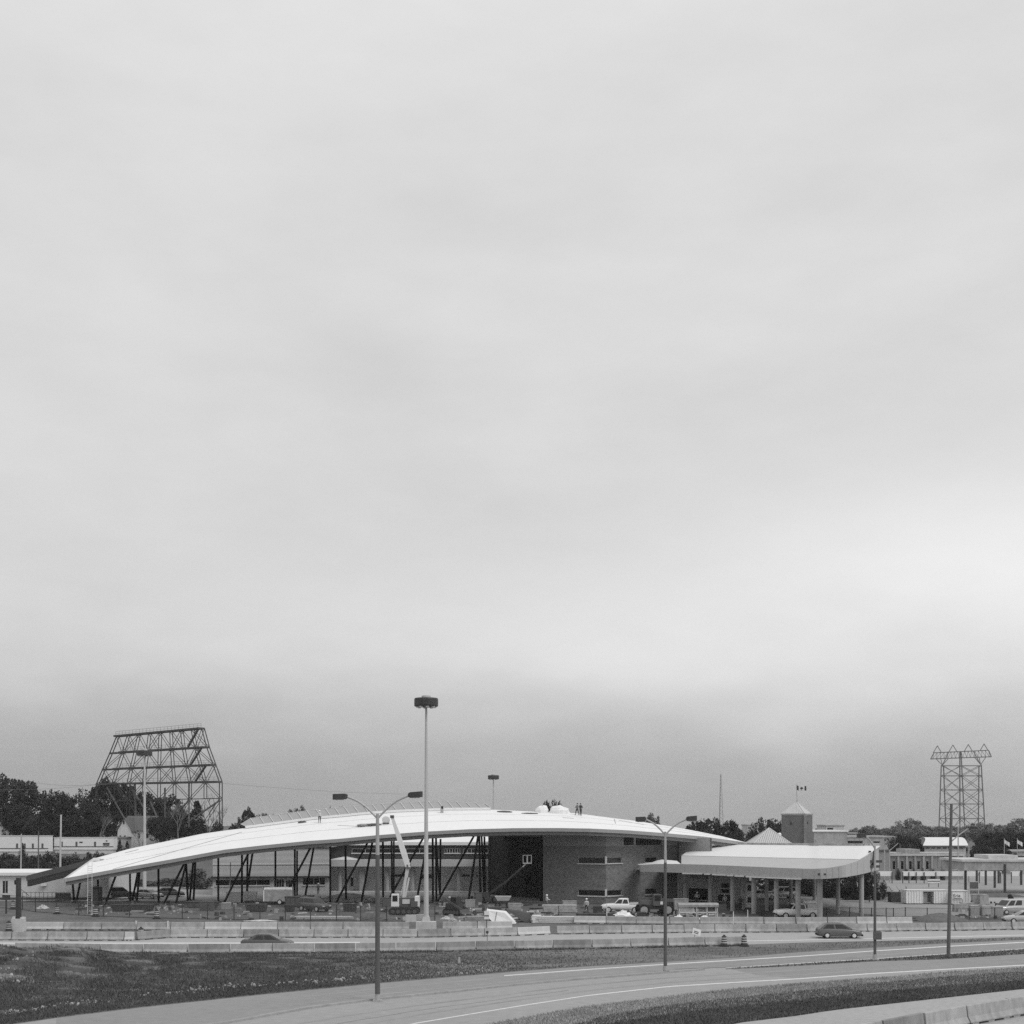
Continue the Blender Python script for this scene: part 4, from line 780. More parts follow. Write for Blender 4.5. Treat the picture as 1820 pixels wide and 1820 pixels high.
for i, (x, y, r, k, pt, wd) in enumerate(((703, 1581.5, 8, 'sedan', 'car_white', 'left of the crawler lift boom'), (745, 1581.5, -6, 'sedan', 'car_silver', 'just left of the tall lamp shaft'), (800, 1582, 5, 'sedan', 'car_white', 'right of the tall lamp shaft'), (838, 1580, 170, 'suv', 'car_white', 'left of the thick column pair'), (870, 1581, 0, 'sedan', 'car_silver', 'against the dark edge of the brick block'), (1352, 1598.5, 10, 'sedan', 'car_white', 'behind the middle canopy columns'), (1388, 1597, 185, 'suv', 'car_silver', 'behind the right canopy columns'))):
    car((x, y), R(r), k, pt, f'{"white" if pt == "car_white" else "silver"} {"car" if k == "sedan" else "suv"} in the far lot {wd}')

# ------------------------------------------------------------------ site machines
def track(t, y, ln, h=.75, w=.5):
    n = 14; pr = [(ln/2-h/2+h/2*math.sin(a), h/2-h/2*math.cos(a)) for a in np.linspace(0, math.pi, 7)]+[(-ln/2+h/2-h/2*math.sin(a), h/2+h/2*math.cos(a)) for a in np.linspace(0, math.pi, 7)]
    part(t, 'track', MB().loft([[V((a, y+s*w/2, b)) for a, b in pr] for s in (-1, 1)]), 'tyre')
    for k in np.linspace(-ln*.36, ln*.36, 5): q = MB().lathe([(.12, -w*.55), (.24, -w*.55), (.24, w*.55), (.12, w*.55)], 10); rot = Matrix.Rotation(R(90), 3, 'X'); q.v = [rot@p+V((k, y, h/2)) for p in q.v]; part(t, 'roller', q, 'rust')
f = G(719, 1625); d = f.y
t = thing('crawler_crane', 'white telescopic crane on dark crawler tracks reaching up over the roof edge', 'crane', f)
track(t, -1.1, 3.7, .85); track(t, 1.1, 3.7, .85)
part(t, 'turntable', MB().lathe([(1, .8), (1, 1.05)], 16), 'dark_metal'); part(t, 'house', MB().box((.1, .2, 1.55), (2.9, 1.9, 1.0)).box((1.25, 0, 1.3), (.8, 2.0, .7)), 'mid_metal')
part(t, 'counterweight', MB().box((1.55, .1, 1.6), (.5, 1.9, 1.2)), 'white_paint')
cbn = part(t, 'cab', MB().box((-1.05, -.7, 1.75), (.95, .95, 1.55), taper=.9), 'white_paint'); part(cbn, 'window', MB().box((-1.05, -1.17, 2.0), (.6, .05, .7)), 'glass'); part(t, 'engine_hatch', MB().box((.25, -.79, 1.6), (.9, .05, .55)), 'off_white')
def PL(x, y): return P(x, y, d)-f
part(t, 'riser_boom', MB().bar(PL(717, 1596), PL(723.5, 1542), .34, .3).bar(PL(712.5, 1592), PL(722, 1548), .1, .1).bar(PL(720, 1596), PL(727, 1560), .2, .2), 'off_white')
part(t, 'knuckle', MB().box(PL(725.5, 1540), (.5, .6, .5), .3), 'mid_metal')
part(t, 'main_boom', MB().loft([[q+V((a, b, 0)) for a, b in ((-w_, -w_), (w_, -w_), (w_, w_), (-w_, w_))] for q, w_ in ((PL(725.5, 1541), .30), (PL(718, 1517), .34), (PL(709, 1488), .28), (PL(697, 1452), .18))]), 'white_paint')
part(t, 'boom_cylinder', MB().tube(PL(722.5, 1560), PL(727.5, 1536), .14), 'off_white'); part(t, 'boom_tip', MB().box(PL(697, 1451.5), (.45, .45, .35)), 'mid_metal')
f = G(868, 1603.5); d = f.y; d1 = 163.0
t = thing('boom_lift', 'boom lift reaching up to a white work basket before the dark wall', 'boom lift', f)
part(t, 'chassis', MB().box((0, 0, .55), (2.6, 1.7, .55)).box((-.5, 0, 1.05), (1.2, 1.3, .6)), 'mid_metal')
for x in (-.9, .9):
    for y_ in (-.85, .85): wheel(t, x, y_, .42, .3, 'mid_metal')
def PL2(x, y, dd): return P(x, y, dd)-f
part(t, 'boom', MB().bar(PL2(866, 1592, d), PL2(900, 1567, d-2), .34, .34).bar(PL2(899, 1567.7, d-2), PL2(930, 1540, d-4), .24, .24), 'mid_metal')
m = MB(); bc = PL2(937, 1535, d-4); bx, bz = .56, 1.15
for z in (.04, bz): 
    for a, b in (((-bx, -.4), (bx, -.4)), ((bx, -.4), (bx, .4)), ((bx, .4), (-bx, .4)), ((-bx, .4), (-bx, -.4))): m.bar(bc+V((*a, z)), bc+V((*b, z)), .07, .07)
for a in ((-bx, -.4), (bx, -.4), (bx, .4), (-bx, .4), (0, -.4)): m.bar(bc+V((*a, 0)), bc+V((*a, bz)), .09, .09)
m.box(bc+V((0, 0, .06)), (2*bx, .8, .16)); m.box(bc+V((0, -.38, .55)), (.18, .1, 1.05)); part(t, 'basket', m, 'off_white')
part(t, 'jib', MB().bar(PL2(929, 1541, d-4), bc+V((-.2, 0, 0)), .18, .18), 'off_white')
f = G(1163, 1627); t = thing('telehandler', 'dark four-wheeled telehandler with big tyres parked before the office doors', 'telehandler', f, R(4))
for x in (-1.45, 1.45):
    for y_ in (-.95, .95): wheel(t, x, y_, .72, .5, 'crate')
part(t, 'chassis', MB().box((0, 0, 1.05), (3.6, 1.2, .55)), 'dark_metal'); part(t, 'engine_cover', MB().box((-1.0, .1, 1.55), (1.7, 1.3, .6), taper=.9), 'mid_metal')
cbn = part(t, 'cab', MB().box((.25, -.45, 1.9), (1.1, .9, 1.35), taper=.85), 'mid_metal'); part(cbn, 'window', MB().box((.25, -.9, 2.15), (.7, .06, .6)), 'glass')
part(t, 'boom', MB().bar((-1.9, .4, 2.0), (2.3, .4, 1.75), .35, .38), 'mid_metal'); part(t, 'headlight', MB().box((.7, -.93, 1.55), (.3, .08, .35)), 'white_paint'); part(t, 'fork_carriage', MB().box((2.3, .3, 1.1), (.15, 1.1, 1.0)).bar((2.35, .1, .55), (3.4, .1, .5), .14, .08).bar((2.35, .6, .55), (3.4, .6, .5), .14, .08), 'dark_metal')
f = G(810, 1626); t = thing('skid_loader', 'dark tracked loader with raised arms beside the tall lamp', 'loader', f, R(-35))
track(t, -.75, 2.6, .75, .4); track(t, .75, 2.6, .75, .4)
part(t, 'body', MB().box((-.2, 0, 1.0), (2.1, 1.1, .8), taper=.9), 'dark_metal'); cbn = part(t, 'cab', MB().box((0, 0, 1.75), (1.0, 1.0, .9), taper=.88), 'dark_metal'); part(cbn, 'window', MB().box((.03, -.49, 1.8), (.65, .05, .5)), 'glass')
for s in (-1, 1): part(t, 'lift_arm', MB().bar((-1.1, s*.62, 1.9), (1.35, s*.62, .7), .12, .25), 'mid_metal')
part(t, 'bucket', MB().loft([[V((x, s*.95, z)) for x, z in ((1.3, .75), (1.3, .2), (2.0, .15), (1.45, .35))] for s in (-1, 1)]), 'rust'); part(t, 'work_light', MB().box((-.55, -.5, 2.15), (.2, .15, .15)), 'white_paint')
f = G(894, 1613); t = thing('dump_cart', 'dark site cart with a pale tilted hopper before the brick block', 'cart', f); part(t, 'hopper', MB().loft([[V((x*k, y_*k, z)) for x, y_ in ((-.9, -.5), (.9, -.5), (.9, .5), (-.9, .5))] for k, z in ((.8, .9), (1.2, 1.5))]), 'off_white'); part(t, 'frame', MB().box((0, 0, .7), (1.8, .9, .35)), 'dark_metal')
for x in (-.7, .7):
    for y_ in (-.5, .5): wheel(t, x, y_, .35, .2, 'mid_metal')

# trailers, bins, frames
f = G(496, 1607); t = thing('cargo_trailer', 'white-topped cargo trailer with rounded roof among the black columns', 'trailer', f, R(4))
part(t, 'box', MB().loft([[V((x, y_, z)) for x, z in ((-1.9, .45), (-1.9, 1.9), (-1.72, 2.15), (1.72, 2.15), (1.9, 1.9), (1.9, .45))] for y_ in (-1.1, 1.1)]), 'crate'); part(t, 'roof', MB().loft([[V((x, y_*k, z)) for x in (-1.85, 1.85) for z in (0,)][:0] or [V((-1.86, y_*k, z)), V((1.86, y_*k, z))] for y_, k, z in ((-1.12, 1, 2.02), (-1, 1, 2.3), (1, 1, 2.3), (1.12, 1, 2.02))], cap=False, close=False), 'white_paint')
part(t, 'rear_edge', MB().box((-1.92, -.05, 1.2), (.12, 2.2, 1.5)), 'white_paint')
for s in (-1, 1): wheel(t, .2, s*1.1, .36)
def bin_(px, sz, rz, m, lb, nm='skip_bin'):
    f = G(*px); t = thing(nm, lb, 'skip', f, R(rz)); x, y_, z = sz
    part(t, 'shell', MB().loft([[V((a*x/2*k, b*y_/2, h)) for a, b in ((-1, -1), (1, -1), (1, 1), (-1, 1))] for k, h in ((.86, .06), (1, z))]), m)
    q = MB()
    for a in np.linspace(-x*.4, x*.4, 5): q.bar((a, -y_/2-.05, .1), (a*1.04, -y_/2-.05, z), .08, .1)
    part(t, 'rib', q, m); part(t, 'rim', MB().bar((-x/2, -y_/2-.03, z), (x/2, -y_/2-.03, z), .1, .1), 'mid_metal')
bin_((456, 1620), (2.6, 1.4, .95), 0, 'tarp_dark', 'dark low skip between the columns right of the slanted pair'); bin_((527, 1611), (3.0, 1.5, 1.35), 3, 'mid_metal', 'grey steel skip left of the dark suv under the roof'); bin_((622, 1619.5), (1.7, 1.2, .95), 0, 'tarp_dark', 'small dark skip below the middle of the white roof'); bin_((515, 1620), (1.2, 1, .9), 0, 'tarp_dark', 'small black bin in front of the grey steel skip')
bin_((237, 1619), (5.2, 1.6, .85), 0, 'tarp_dark', 'long dark skip lying before the left roof columns'); bin_((360, 1613), (4.2, 1.3, .8), -2, 'rust', 'long rusty trough behind the fence under the left roof')
f = G(172, 1607.5); t = thing('portable_toilet', 'dark upright cabinet standing under the left end of the roof', 'cabinet', f); part(t, 'shell', MB().box((0, 0, 1.15), (1.15, 1.1, 2.3)), 'dark_metal'); part(t, 'door', MB().box((0, -.57, 1.1), (.75, .04, 1.9)), 'mid_metal'); part(t, 'roof', MB().box((0, 0, 2.36), (1.2, 1.2, .14), taper=.8), 'dark_metal')
f = G(1240, 1632); t = thing('material_rack', 'pale steel frame rack holding a long covered load before the canopy', 'rack', f, R(1))
m = MB()
for x in (-2.2, -.2, 1.0, 2.2):
    for y_ in (-.5, .5): m.bar((x, y_, 0), (x, y_, 1.35), .12, .12)
part(t, 'frame', m, 'off_white'); part(t, 'lower_rail', MB().bar((-2.3, -.5, .7), (2.3, -.5, .7), .12, .14).bar((-2.3, .5, .7), (2.3, .5, .7), .12, .14), 'off_white')
part(t, 'load', MB().loft([[V((x, y_, z)) for y_, z in ((-.7, 1.35), (-.72, 1.6), (-.5, 1.78), (.5, 1.78), (.72, 1.6), (.7, 1.35))] for x in (-2.35, -1, 0, 1, 2.35)]), 'crate'); part(t, 'drape', MB().slab([V(q) for q in ((-2.1, -.55, .75), (-.4, -.55, .75), (-.5, -.55, 1.3), (-2.1, -.55, 1.3))], (0, .05, 0)), 'lumber')
def lump(name, px, sx_, sy_, sz_, m, label, cat, seed, n=9, jag=.35, group=None):    # a heap: uneven mound with loose pieces over it
    r = random.Random(seed); f = G(*px); q = MB(); rings = []; n *= 2
    for z, k in ((-.02, 1), (.18, .93), (.42, .78), (.66, .56), (.86, .34), (.97, .12)):
        rings.append([f+V((sx_/2*k*math.cos(2*math.pi*i/n)*(1+r.uniform(-jag, jag)*.6), sy_/2*k*math.sin(2*math.pi*i/n)*(1+r.uniform(-jag, jag)*.6), sz_*.85*z*(1+r.uniform(-jag, jag)))) for i in range(n)])
    q.loft(rings)
    for i in range(int(26*jag/.35) if jag > .1 else 14):
        a, k = r.uniform(0, 6.28), r.uniform(.1, 1.08); s = r.uniform(.05, .16)*(sz_+.3)*(1 if jag > .1 else .6); c = f+V((sx_/2*k*math.cos(a), sy_/2*k*math.sin(a), max(.03, sz_*.8*(1-k)+s*.2)))
        o = len(q.v); q.box(c, (s*r.uniform(1, 3.5), s*r.uniform(.8, 2), s*r.uniform(.4, 1.2)), r.uniform(0, 3), r.uniform(.4, 1)); mt_ = Matrix.Rotation(r.uniform(-.6, .6), 3, 'X')
        for v_ in range(o, len(q.v)): q.v[v_] = c+mt_@(q.v[v_]-c)
    return single(name, q, m, label, cat, group)
f = G(893, 1641); q = MB().loft([[f+V(p) for p in ((-1.75, 0, 1.45), (-1.6, -.3, .7), (-.9, -.5, 0), (1.5, -.5, 0), (.2, -.2, 1.2))], [f+V(p) for p in ((-1.7, 1.4, 1.5), (-1.6, 1.6, .7), (-.9, 1.8, 0), (1.6, 1.8, 0), (.4, 1.6, 1.25))]]); single('tarpaulin_pile', q, 'tarp_white', 'white angular tarpaulin stretched over a stack behind the barriers', 'tarpaulin')
f = G(925, 1639); q = MB().loft([[f+V(p) for p in ((-1.6, .4, 1.35), (1.0, .4, .9), (1.35, -.3, .05), (.4, -.4, .05))], [f+V(p) for p in ((-1.5, 1.8, 1.4), (1.0, 1.8, .95), (1.5, 1.8, .05), (.4, 1.8, .05))]]); single('tarpaulin_pile', q, 'tarp_dark', 'black sheet sloping down beside the white tarpaulin', 'tarpaulin')
def stack(px, ln, wd, rows, m, label, rz=0, h=.14, cat='timber stack', nm='timber_stack', per=5):
    f = G(*px); t = thing(nm, label, cat, f, R(rz))
    for i in range(rows):
        for j in range(per):
            part(t, 'plank', MB().box((random.uniform(-.12, .12), -wd/2+wd*(j+.5)/per, h*(i+.5)+.02), (ln*random.uniform(.9, 1.02), wd/per*.9, h*.88), R(random.uniform(-1, 1))), m)
    return t
stack((990, 1640), 4.4, 1.2, 5, 'off_white', 'stack of pale boards lying behind the barriers left of the stake'); stack((953, 1640), 1.0, 1.0, 6, 'white_paint', 'short stack of white panels next to the black sheet', per=3)
stack((995, 1621), 4.2, 1.2, 5, 'lumber', 'longer stack of lumber nearer the brick wall', h=.18); stack((1100, 1629), 4.8, 1.4, 2, 'tarp_dark', 'low dark stack of planks below the white pickup', h=.2)
stack((848, 1637), 2.6, .9, 3, 'crate', 'grey boards stacked left of the white tarpaulin', h=.18); stack((1050, 1632), 3.4, 1.2, 3, 'tarp_dark', 'dark planks piled left of the pickup nose', h=.18); stack((575, 1633), 7, .9, 2, 'off_white', 'long pale timbers on the ground behind the fence', -3, .14, per=3); stack((1325, 1633), 4.6, .8, 1, 'crate', 'single layer of grey planks lying under the canopy', 4, .12, per=3)
lump('rubble_heap', (465, 1637), 3.8, 1.0, .16, 'concrete_light', 'low pale heap of plastic and rubble behind the pale barriers', 'rubble', 3)
lump('tarpaulin_heap', (1108, 1631), 2.6, 1.4, .9, 'tarp_white', 'crumpled bright white sheet below the white pickup', 'tarpaulin', 5); lump('gravel_heap', (672, 1634), 4.6, 2.2, .95, 'heap', 'dark gravel heap behind the front street lamp', 'gravel heap', 6, 12, .15); lump('soil_heap', (620, 1597), 8, 5, .9, 'lot', 'low pale earth heap under the roof beside the dark suv', 'earth heap', 8, 14, .12)
lump('rubble_heap', (793, 1634), 1.3, .8, .4, 'concrete_light', 'small pale rubble heap right of the tall lamp base', 'rubble', 9); lump('rubble_heap', (805, 1637), 1.0, .8, .4, 'concrete_mid', 'small grey rubble heap in front of the tracked loader', 'rubble', 10); lump('rubble_heap', (76, 1615), 1.6, 1, .55, 'off_white', 'small pale rubble heap before the office steps', 'rubble', 11); lump('tarpaulin_heap', (1207, 1633), 1.3, .9, .5, 'tarp_white', 'white bundle lying left of the material rack foot', 'bundle', 12); lump('tarpaulin_heap', (1252, 1634), 1.6, .8, .45, 'tarp_white', 'white bundle lying under the middle of the material rack', 'bundle', 13)
lump('gravel_heap', (1672, 1637), 6.4, 4, 1.05, 'heap', 'rounded dark gravel heap behind the leaning utility pole', 'gravel heap', 14, 16, .06)
for x, y, sz, lb in ((730.5, 1638.5, (1.25, .6, .8), 'pale concrete block left of the tall lamp base'), (747, 1637, (.9, .6, .75), 'pale concrete block touching the tall lamp base'), (722, 1636, (.8, .5, .4), 'low pale trough behind the concrete blocks')):
    single('concrete_block', MB().box(G(x, y)+V((0, 0, sz[2]/2)), sz, .05, .95), 'concrete_light', lb, 'block')

# ------------------------------------------------------------------ workers
def person(foot, label, shirt='cloth_light', trousers='cloth_dark', pose=0, rz=0., hat=True, ht=1.76):
    J = {'pel': (0, 0, .95), 'chest': (0, .02, 1.28), 'neck': (0, .02, 1.47), 'head': (0, 0, 1.58), 'top': (0, 0, 1.70)}
    st = (.12, .2, .05)[pose % 3]
    vs = []; es = []; rad = []
    def nv(p, r, par=None):
        vs.append(V(p)); rad.append(r)
        if par is not None: es.append((par, len(vs)-1))
        return len(vs)-1
    pel = nv(J['pel'], .15); ch = nv(J['chest'], .175, pel); nk = nv(J['neck'], .06, ch); hd = nv(J['head'], .095, nk); nv(J['top'], .07, hd); nv((0, -.1, 1.57), .03, hd)
    for s in (-1, 1):
        hp = nv((s*.11, 0, .9), .105, pel); fw = s*st
        kn = nv((s*.13, -.04+fw*.6, .5), .07, hp); an = nv((s*.14, .02+fw, .09), .045, kn); nv((s*.16, -.17+fw, .04), .04, an)
        sh = nv((s*.2, .02, 1.4), .075, ch)
        el = ((s*.3, .0, 1.12), (s*.27, -.12, 1.14), (s*.33, -.05, 1.15))[pose % 3]; wr_ = ((s*.27, -.16, .9), (s*.12, -.32, 1.1), (s*.2, -.22, 1.02))[pose % 3]
        e = nv(el, .05, sh); w_ = nv(wr_, .034, e); dr = (V(wr_)-V(el)).normalized(); pm = nv(V(wr_)+dr*.07, .036, w_)
        for k in range(4): f1 = nv(V(wr_)+dr*.12+V(((k-1.5)*.022, -.02, 0)), .009, pm); nv(V(wr_)+dr*(.155+.012*(k in (1, 2)))+V(((k-1.5)*.024, -.04, 0)), .008, f1)
        nv(V(wr_)+dr*.08+V((-s*.06, -.03, 0)), .01, pm)
    me = bpy.data.meshes.new('tmp'); me.from_pydata(vs, es, []); o = bpy.data.objects.new('tmp', me); C.objects.link(o)
    md = o.modifiers.new('s', 'SKIN'); sv = me.skin_vertices[0].data
    for i, r in enumerate(rad): sv[i].radius = (r, r*(.8 if i in (0, 1) else 1))
    sv[0].use_root = True; sb = o.modifiers.new('b', 'SUBSURF'); sb.levels = 1; sb.render_levels = 1
    dg = bpy.context.evaluated_depsgraph_get(); nm = bpy.data.meshes.new_from_object(o.evaluated_get(dg)); bpy.data.objects.remove(o)
    nm.name = 'person'; nm.materials.clear()
    for q in ('skin', shirt, trousers, 'tyre'): nm.materials.append(MATS[q])
    for f in nm.polygons:
        c = f.center; f.use_smooth = True
        f.material_index = 0 if c.z > 1.47 else (3 if c.z < .1 else (2 if c.z < .93 and abs(c.x) < .24 and c.y > -.12 or c.z < .8 else (0 if abs(c.x)+abs(c.y) > .36 and c.z < 1.02 else 1)))
    t = thing('person', label, 'person', foot, rz); t.scale = (ht/1.76,)*3
    b = obj('body', nm, None, t)
    if hat: part(t, 'hard_hat', MB().lathe([(.15, 1.64), (.155, 1.655), (.125, 1.66), (.12, 1.72), (.085, 1.77), (.02, 1.785)], 12), 'helmet', smooth=True)
    else: part(t, 'hair', MB().lathe([(.105, 1.6), (.112, 1.66), (.09, 1.72), (.02, 1.745)], 10, (0, .015, 0)), 'cloth_dark', smooth=True)
    part(t, 'vest', MB().loft([[V((a*w_, b*dp, z)) for a, b in ((1, 0), (.7, .8), (0, 1), (-.7, .8), (-1, 0), (-.7, -.8), (0, -1), (.7, -.8))] for z, w_, dp in ((.97, .165, .15), (1.15, .185, .165), (1.32, .215, .18), (1.44, .12, .1))], cap=False), shirt)
def rp_(x, y): q = on_roof(x, y); return q
person(rp_(568, 1462.5), 'worker in white helmet and pale top standing on the white roof near its left', 'cloth_light', 'cloth_dark', 0, R(20))
person(rp_(1026, 1449), 'left worker of the pair standing on the roof by the white bundles', 'cloth_mid', 'cloth_dark', 1, R(-60), False); person(rp_(1032, 1449.3), 'right worker of the pair standing on the roof by the white bundles', 'cloth_dark', 'cloth_dark', 2, R(40), False)
person(G(972, 1614), 'worker with pale vest walking before the dark recess', 'cloth_light', 'cloth_mid', 1, R(90)); person(G(1042.5, 1622), 'worker in bright white helmet left of the white pickup', 'cloth_light', 'cloth_dark', 0, R(-30))
person(G(656, 1619), 'worker in dark clothes beside the gravel heap left of the crane', 'cloth_dark', 'cloth_light', 1, R(70), False); person(G(1239, 1608), 'worker in white helmet behind the material rack', 'cloth_light', 'cloth_dark', 2, R(0)); person(G(1288.5, 1613), 'worker in pale top standing in the dark doorway under the canopy', 'cloth_light', 'cloth_mid', 0, R(-40)); person(G(565.5, 1590), 'worker in white helmet by the cement mixer under the roof', 'cloth_mid', 'cloth_dark', 0, R(30))
person(G(159, 1612), 'worker in dark clothes behind the ladder foot', 'cloth_dark', 'cloth_dark', 0, R(10), False); person(G(1316, 1617), 'worker in dark clothes beside the toll booth', 'cloth_dark', 'cloth_dark', 2, R(-20), False)

# things on the roof
def rooflump(x, y, sx_, sz_, seed, label, m='tarp_white', name='wrapped_bundle', cat='bundle', sy_=1.6):
    p = on_roof(x, y); r = random.Random(seed); q = MB(); n = 10; rings = []
    for z, k in ((-.2, 1), (.35, 1.02), (.7, .85), (.92, .55), (1, .2)): rings.append([p+V((sx_/2*k*math.cos(2*math.pi*i/n)*(1+r.uniform(-.18, .18)), sy_/2*k*math.sin(2*math.pi*i/n)*(1+r.uniform(-.18, .18)), sz_*z*(1+r.uniform(-.15, .15)))) for i in range(n)])
    q.loft(rings); single(name, q, m, label, cat)
rooflump(964, 1443.6, 1.9, .95, 1, 'left of the two white wrapped bundles on the roof crest'); rooflump(994, 1445.2, 2.9, 1.05, 2, 'larger right one of two white wrapped bundles on the roof crest')
rooflump(648, 1467, 2.2, .22, 3, 'flat pile of scrap left of the reel on the roof', 'crate', 'scrap_pile', 'scrap'); rooflump(664, 1466, 2.4, .2, 4, 'flat dark pile of scrap behind the street lamp top on the roof', 'mid_metal', 'scrap_pile', 'scrap'); rooflump(895, 1443.5, 2.2, .2, 5, 'low dark scraps right of the skylight end on the roof', 'rust', 'scrap_pile', 'scrap', .8); rooflump(940, 1446.2, 2.4, .14, 6, 'dark strip of offcuts lying below the white bundles', 'rust', 'scrap_pile', 'scrap', .6); rooflump(537, 1462.2, 1.2, .25, 7, 'small dark tool pile left of the roof worker', 'rust', 'tool_pile', 'tools', .7)
p = on_roof(686, 1464); t = thing('hose_reel', 'white cable reel standing on the roof by the crane tip', 'reel', p); q = MB().lathe([(.25, -.3), (.52, -.28), (.52, -.22), (.2, -.2), (.2, .2), (.52, .22), (.52, .28), (.25, .3)], 16); rot = Matrix.Rotation(R(90), 3, 'X'); q.v = [rot@v_+V((0, 0, .5)) for v_ in q.v]; part(t, 'spool', q, 'off_white'); part(t, 'stand', MB().box((0, 0, .08), (.9, .7, .12)), 'mid_metal')
p = on_roof(785.5, 1444.5); t = thing('roof_vent', 'small square vent with dark mouth on the roof crest', 'vent', p); part(t, 'duct', MB().box((0, 0, .45), (.42, .42, 1.0)), 'galv'); part(t, 'mouth', MB().box((.05, -.22, .75), (.26, .03, .35)), 'dark_void')
p = on_roof(172, 1530); t = thing('roof_unit', 'small white box with pipes at the left tip of the ridge', 'roof unit', p); part(t, 'box', MB().box((0, 0, .2), (.9, .6, .4)), 'white_paint'); part(t, 'pipe', MB().box((.7, 0, .12), (.5, .4, .25)), 'galv')
p0 = G(159.5, 1624.5); p1 = P(160, 1536, 161.5); t = thing('ladder', 'long pale ladder leaning up onto the left end of the roof', 'ladder', p0); m = MB()
for s in (-.27, .27): part(t, 'rail', MB().bar(V((s, 0, 0)), p1-p0+V((s, 0, .3)), .05, .05), 'galv')
for k in range(1, 22): q = (p1-p0)*(k/22); part(t, 'rung', MB().bar(q+V((-.27, 0, 0)), q+V((.27, 0, 0)), .035, .035), 'galv')
f = G(548, 1588); t = thing('cement_mixer', 'white drum cement mixer under the roof beside the grey skip', 'mixer', f); q = MB().lathe([(.2, -.6), (.48, -.3), (.52, .1), (.3, .6)], 12); rot = Matrix.Rotation(R(55), 3, 'Y'); q.v = [rot@v_+V((0, 0, 1.05)) for v_ in q.v]; part(t, 'drum', q, 'white_paint'); part(t, 'frame', MB().bar((-.5, -.3, 0), (0, -.3, 1), .08, .08).bar((.5, .3, 0), (0, .3, 1), .08, .08).box((.5, 0, .5), (.4, .5, .5)), 'dark_metal')

# loose debris over the yard: far too much of it to count
def debris(name, m, n, seed, spots, s0, s1, label):
    r = random.Random(seed); q = MB()
    for i in range(n):
        x0, x1, y0, y1 = spots[i % len(spots)]; p = G(r.uniform(x0, x1), r.uniform(y0, y1)); s = r.uniform(s0, s1)**1.0; k = r.random()
        sz = (s*r.uniform(2, 6), s*.6, s*.5) if k < .45 else (s*r.uniform(.8, 1.6), s*r.uniform(.7, 1.4), s*r.uniform(.4, 1.4)); q.box(p+V((0, 0, sz[2]/2)), sz, r.uniform(0, 3.1), r.uniform(.6, 1))
    struct(name, q, m, 'stuff', label)
SP = [(330, 760, 1609, 1636), (775, 1015, 1609, 1640), (1020, 1300, 1612, 1634), (130, 330, 1606, 1626), (1040, 1240, 1622, 1635), (820, 1000, 1618, 1640), (560, 900, 1596, 1612), (1700, 1815, 1604, 1633)]
debris('dark_debris', 'tarp_dark', 380, 1, SP, .1, .42, 'dark scraps strewn over the construction yard'); debris('pale_debris', 'off_white', 200, 2, SP, .08, .3, 'pale scraps strewn over the construction yard'); debris('grey_debris', 'crate', 320, 3, SP, .1, .45, 'grey offcuts strewn over the construction yard')
for i, (x, y, w_, h_, m_, lb) in enumerate(((368, 1619, 1.6, 1.1, 'mid_metal', 'dark steel box behind the fence left of the slanted columns'), (402, 1617, 1.1, .8, 'crate', 'grey crate at the foot of the long slanted column'), (418, 1604, 2.4, 1.3, 'off_white', 'pale crate beneath the tan building windows'), (445, 1601, 1.8, 1.2, 'white_paint', 'white crate between columns under the tan building'), (690, 1612, 1.5, 1.1, 'mid_metal', 'dark box left of the crawler crane cab'), (836, 1613, 1.2, .9, 'crate', 'grey crate behind the loader bucket'), (850, 1608, .9, 1.5, 'mid_metal', 'upright dark box at the thick column pair'), (915, 1618, 1.6, .8, 'crate', 'grey crate right of the dump cart'), (1012, 1612, 1.8, .7, 'concrete_mid', 'low block against the brick wall'), (1062, 1624, 1.1, .8, 'tarp_dark', 'dark box left of the white pickup bumper'), (1140, 1632, .9, .6, 'tarp_dark', 'dark box below the telehandler wheel'), (1282, 1623, 1.2, .9, 'mid_metal', 'dark box right of the material rack'), (1352, 1628, .8, 1.2, 'tarp_dark', 'upright dark box beside the canopy column'), (548, 1606, 1.4, 1.0, 'tarp_dark', 'dark box behind the nosing suv'), (735, 1606, 1.5, 1.0, 'crate', 'grey crate behind the crawler crane'), (880, 1627, 1.4, .9, 'mid_metal', 'dark box behind the white tarpaulin'), (1210, 1617, 1.8, 1.3, 'crate', 'grey crate behind the left end of the material rack'))):
    p = G(x, y); t = thing('site_box', lb, 'box', p, R((i*37) % 25-12)); part(t, 'case', MB().box((0, 0, h_/2+.06), (w_, .9, h_)), m_); part(t, 'lid', MB().box((0, 0, h_+.09), (w_*1.05, .96, .07)), m_); part(t, 'skid', MB().box((0, 0, .04), (w_*.9, .8, .08)), 'lumber')

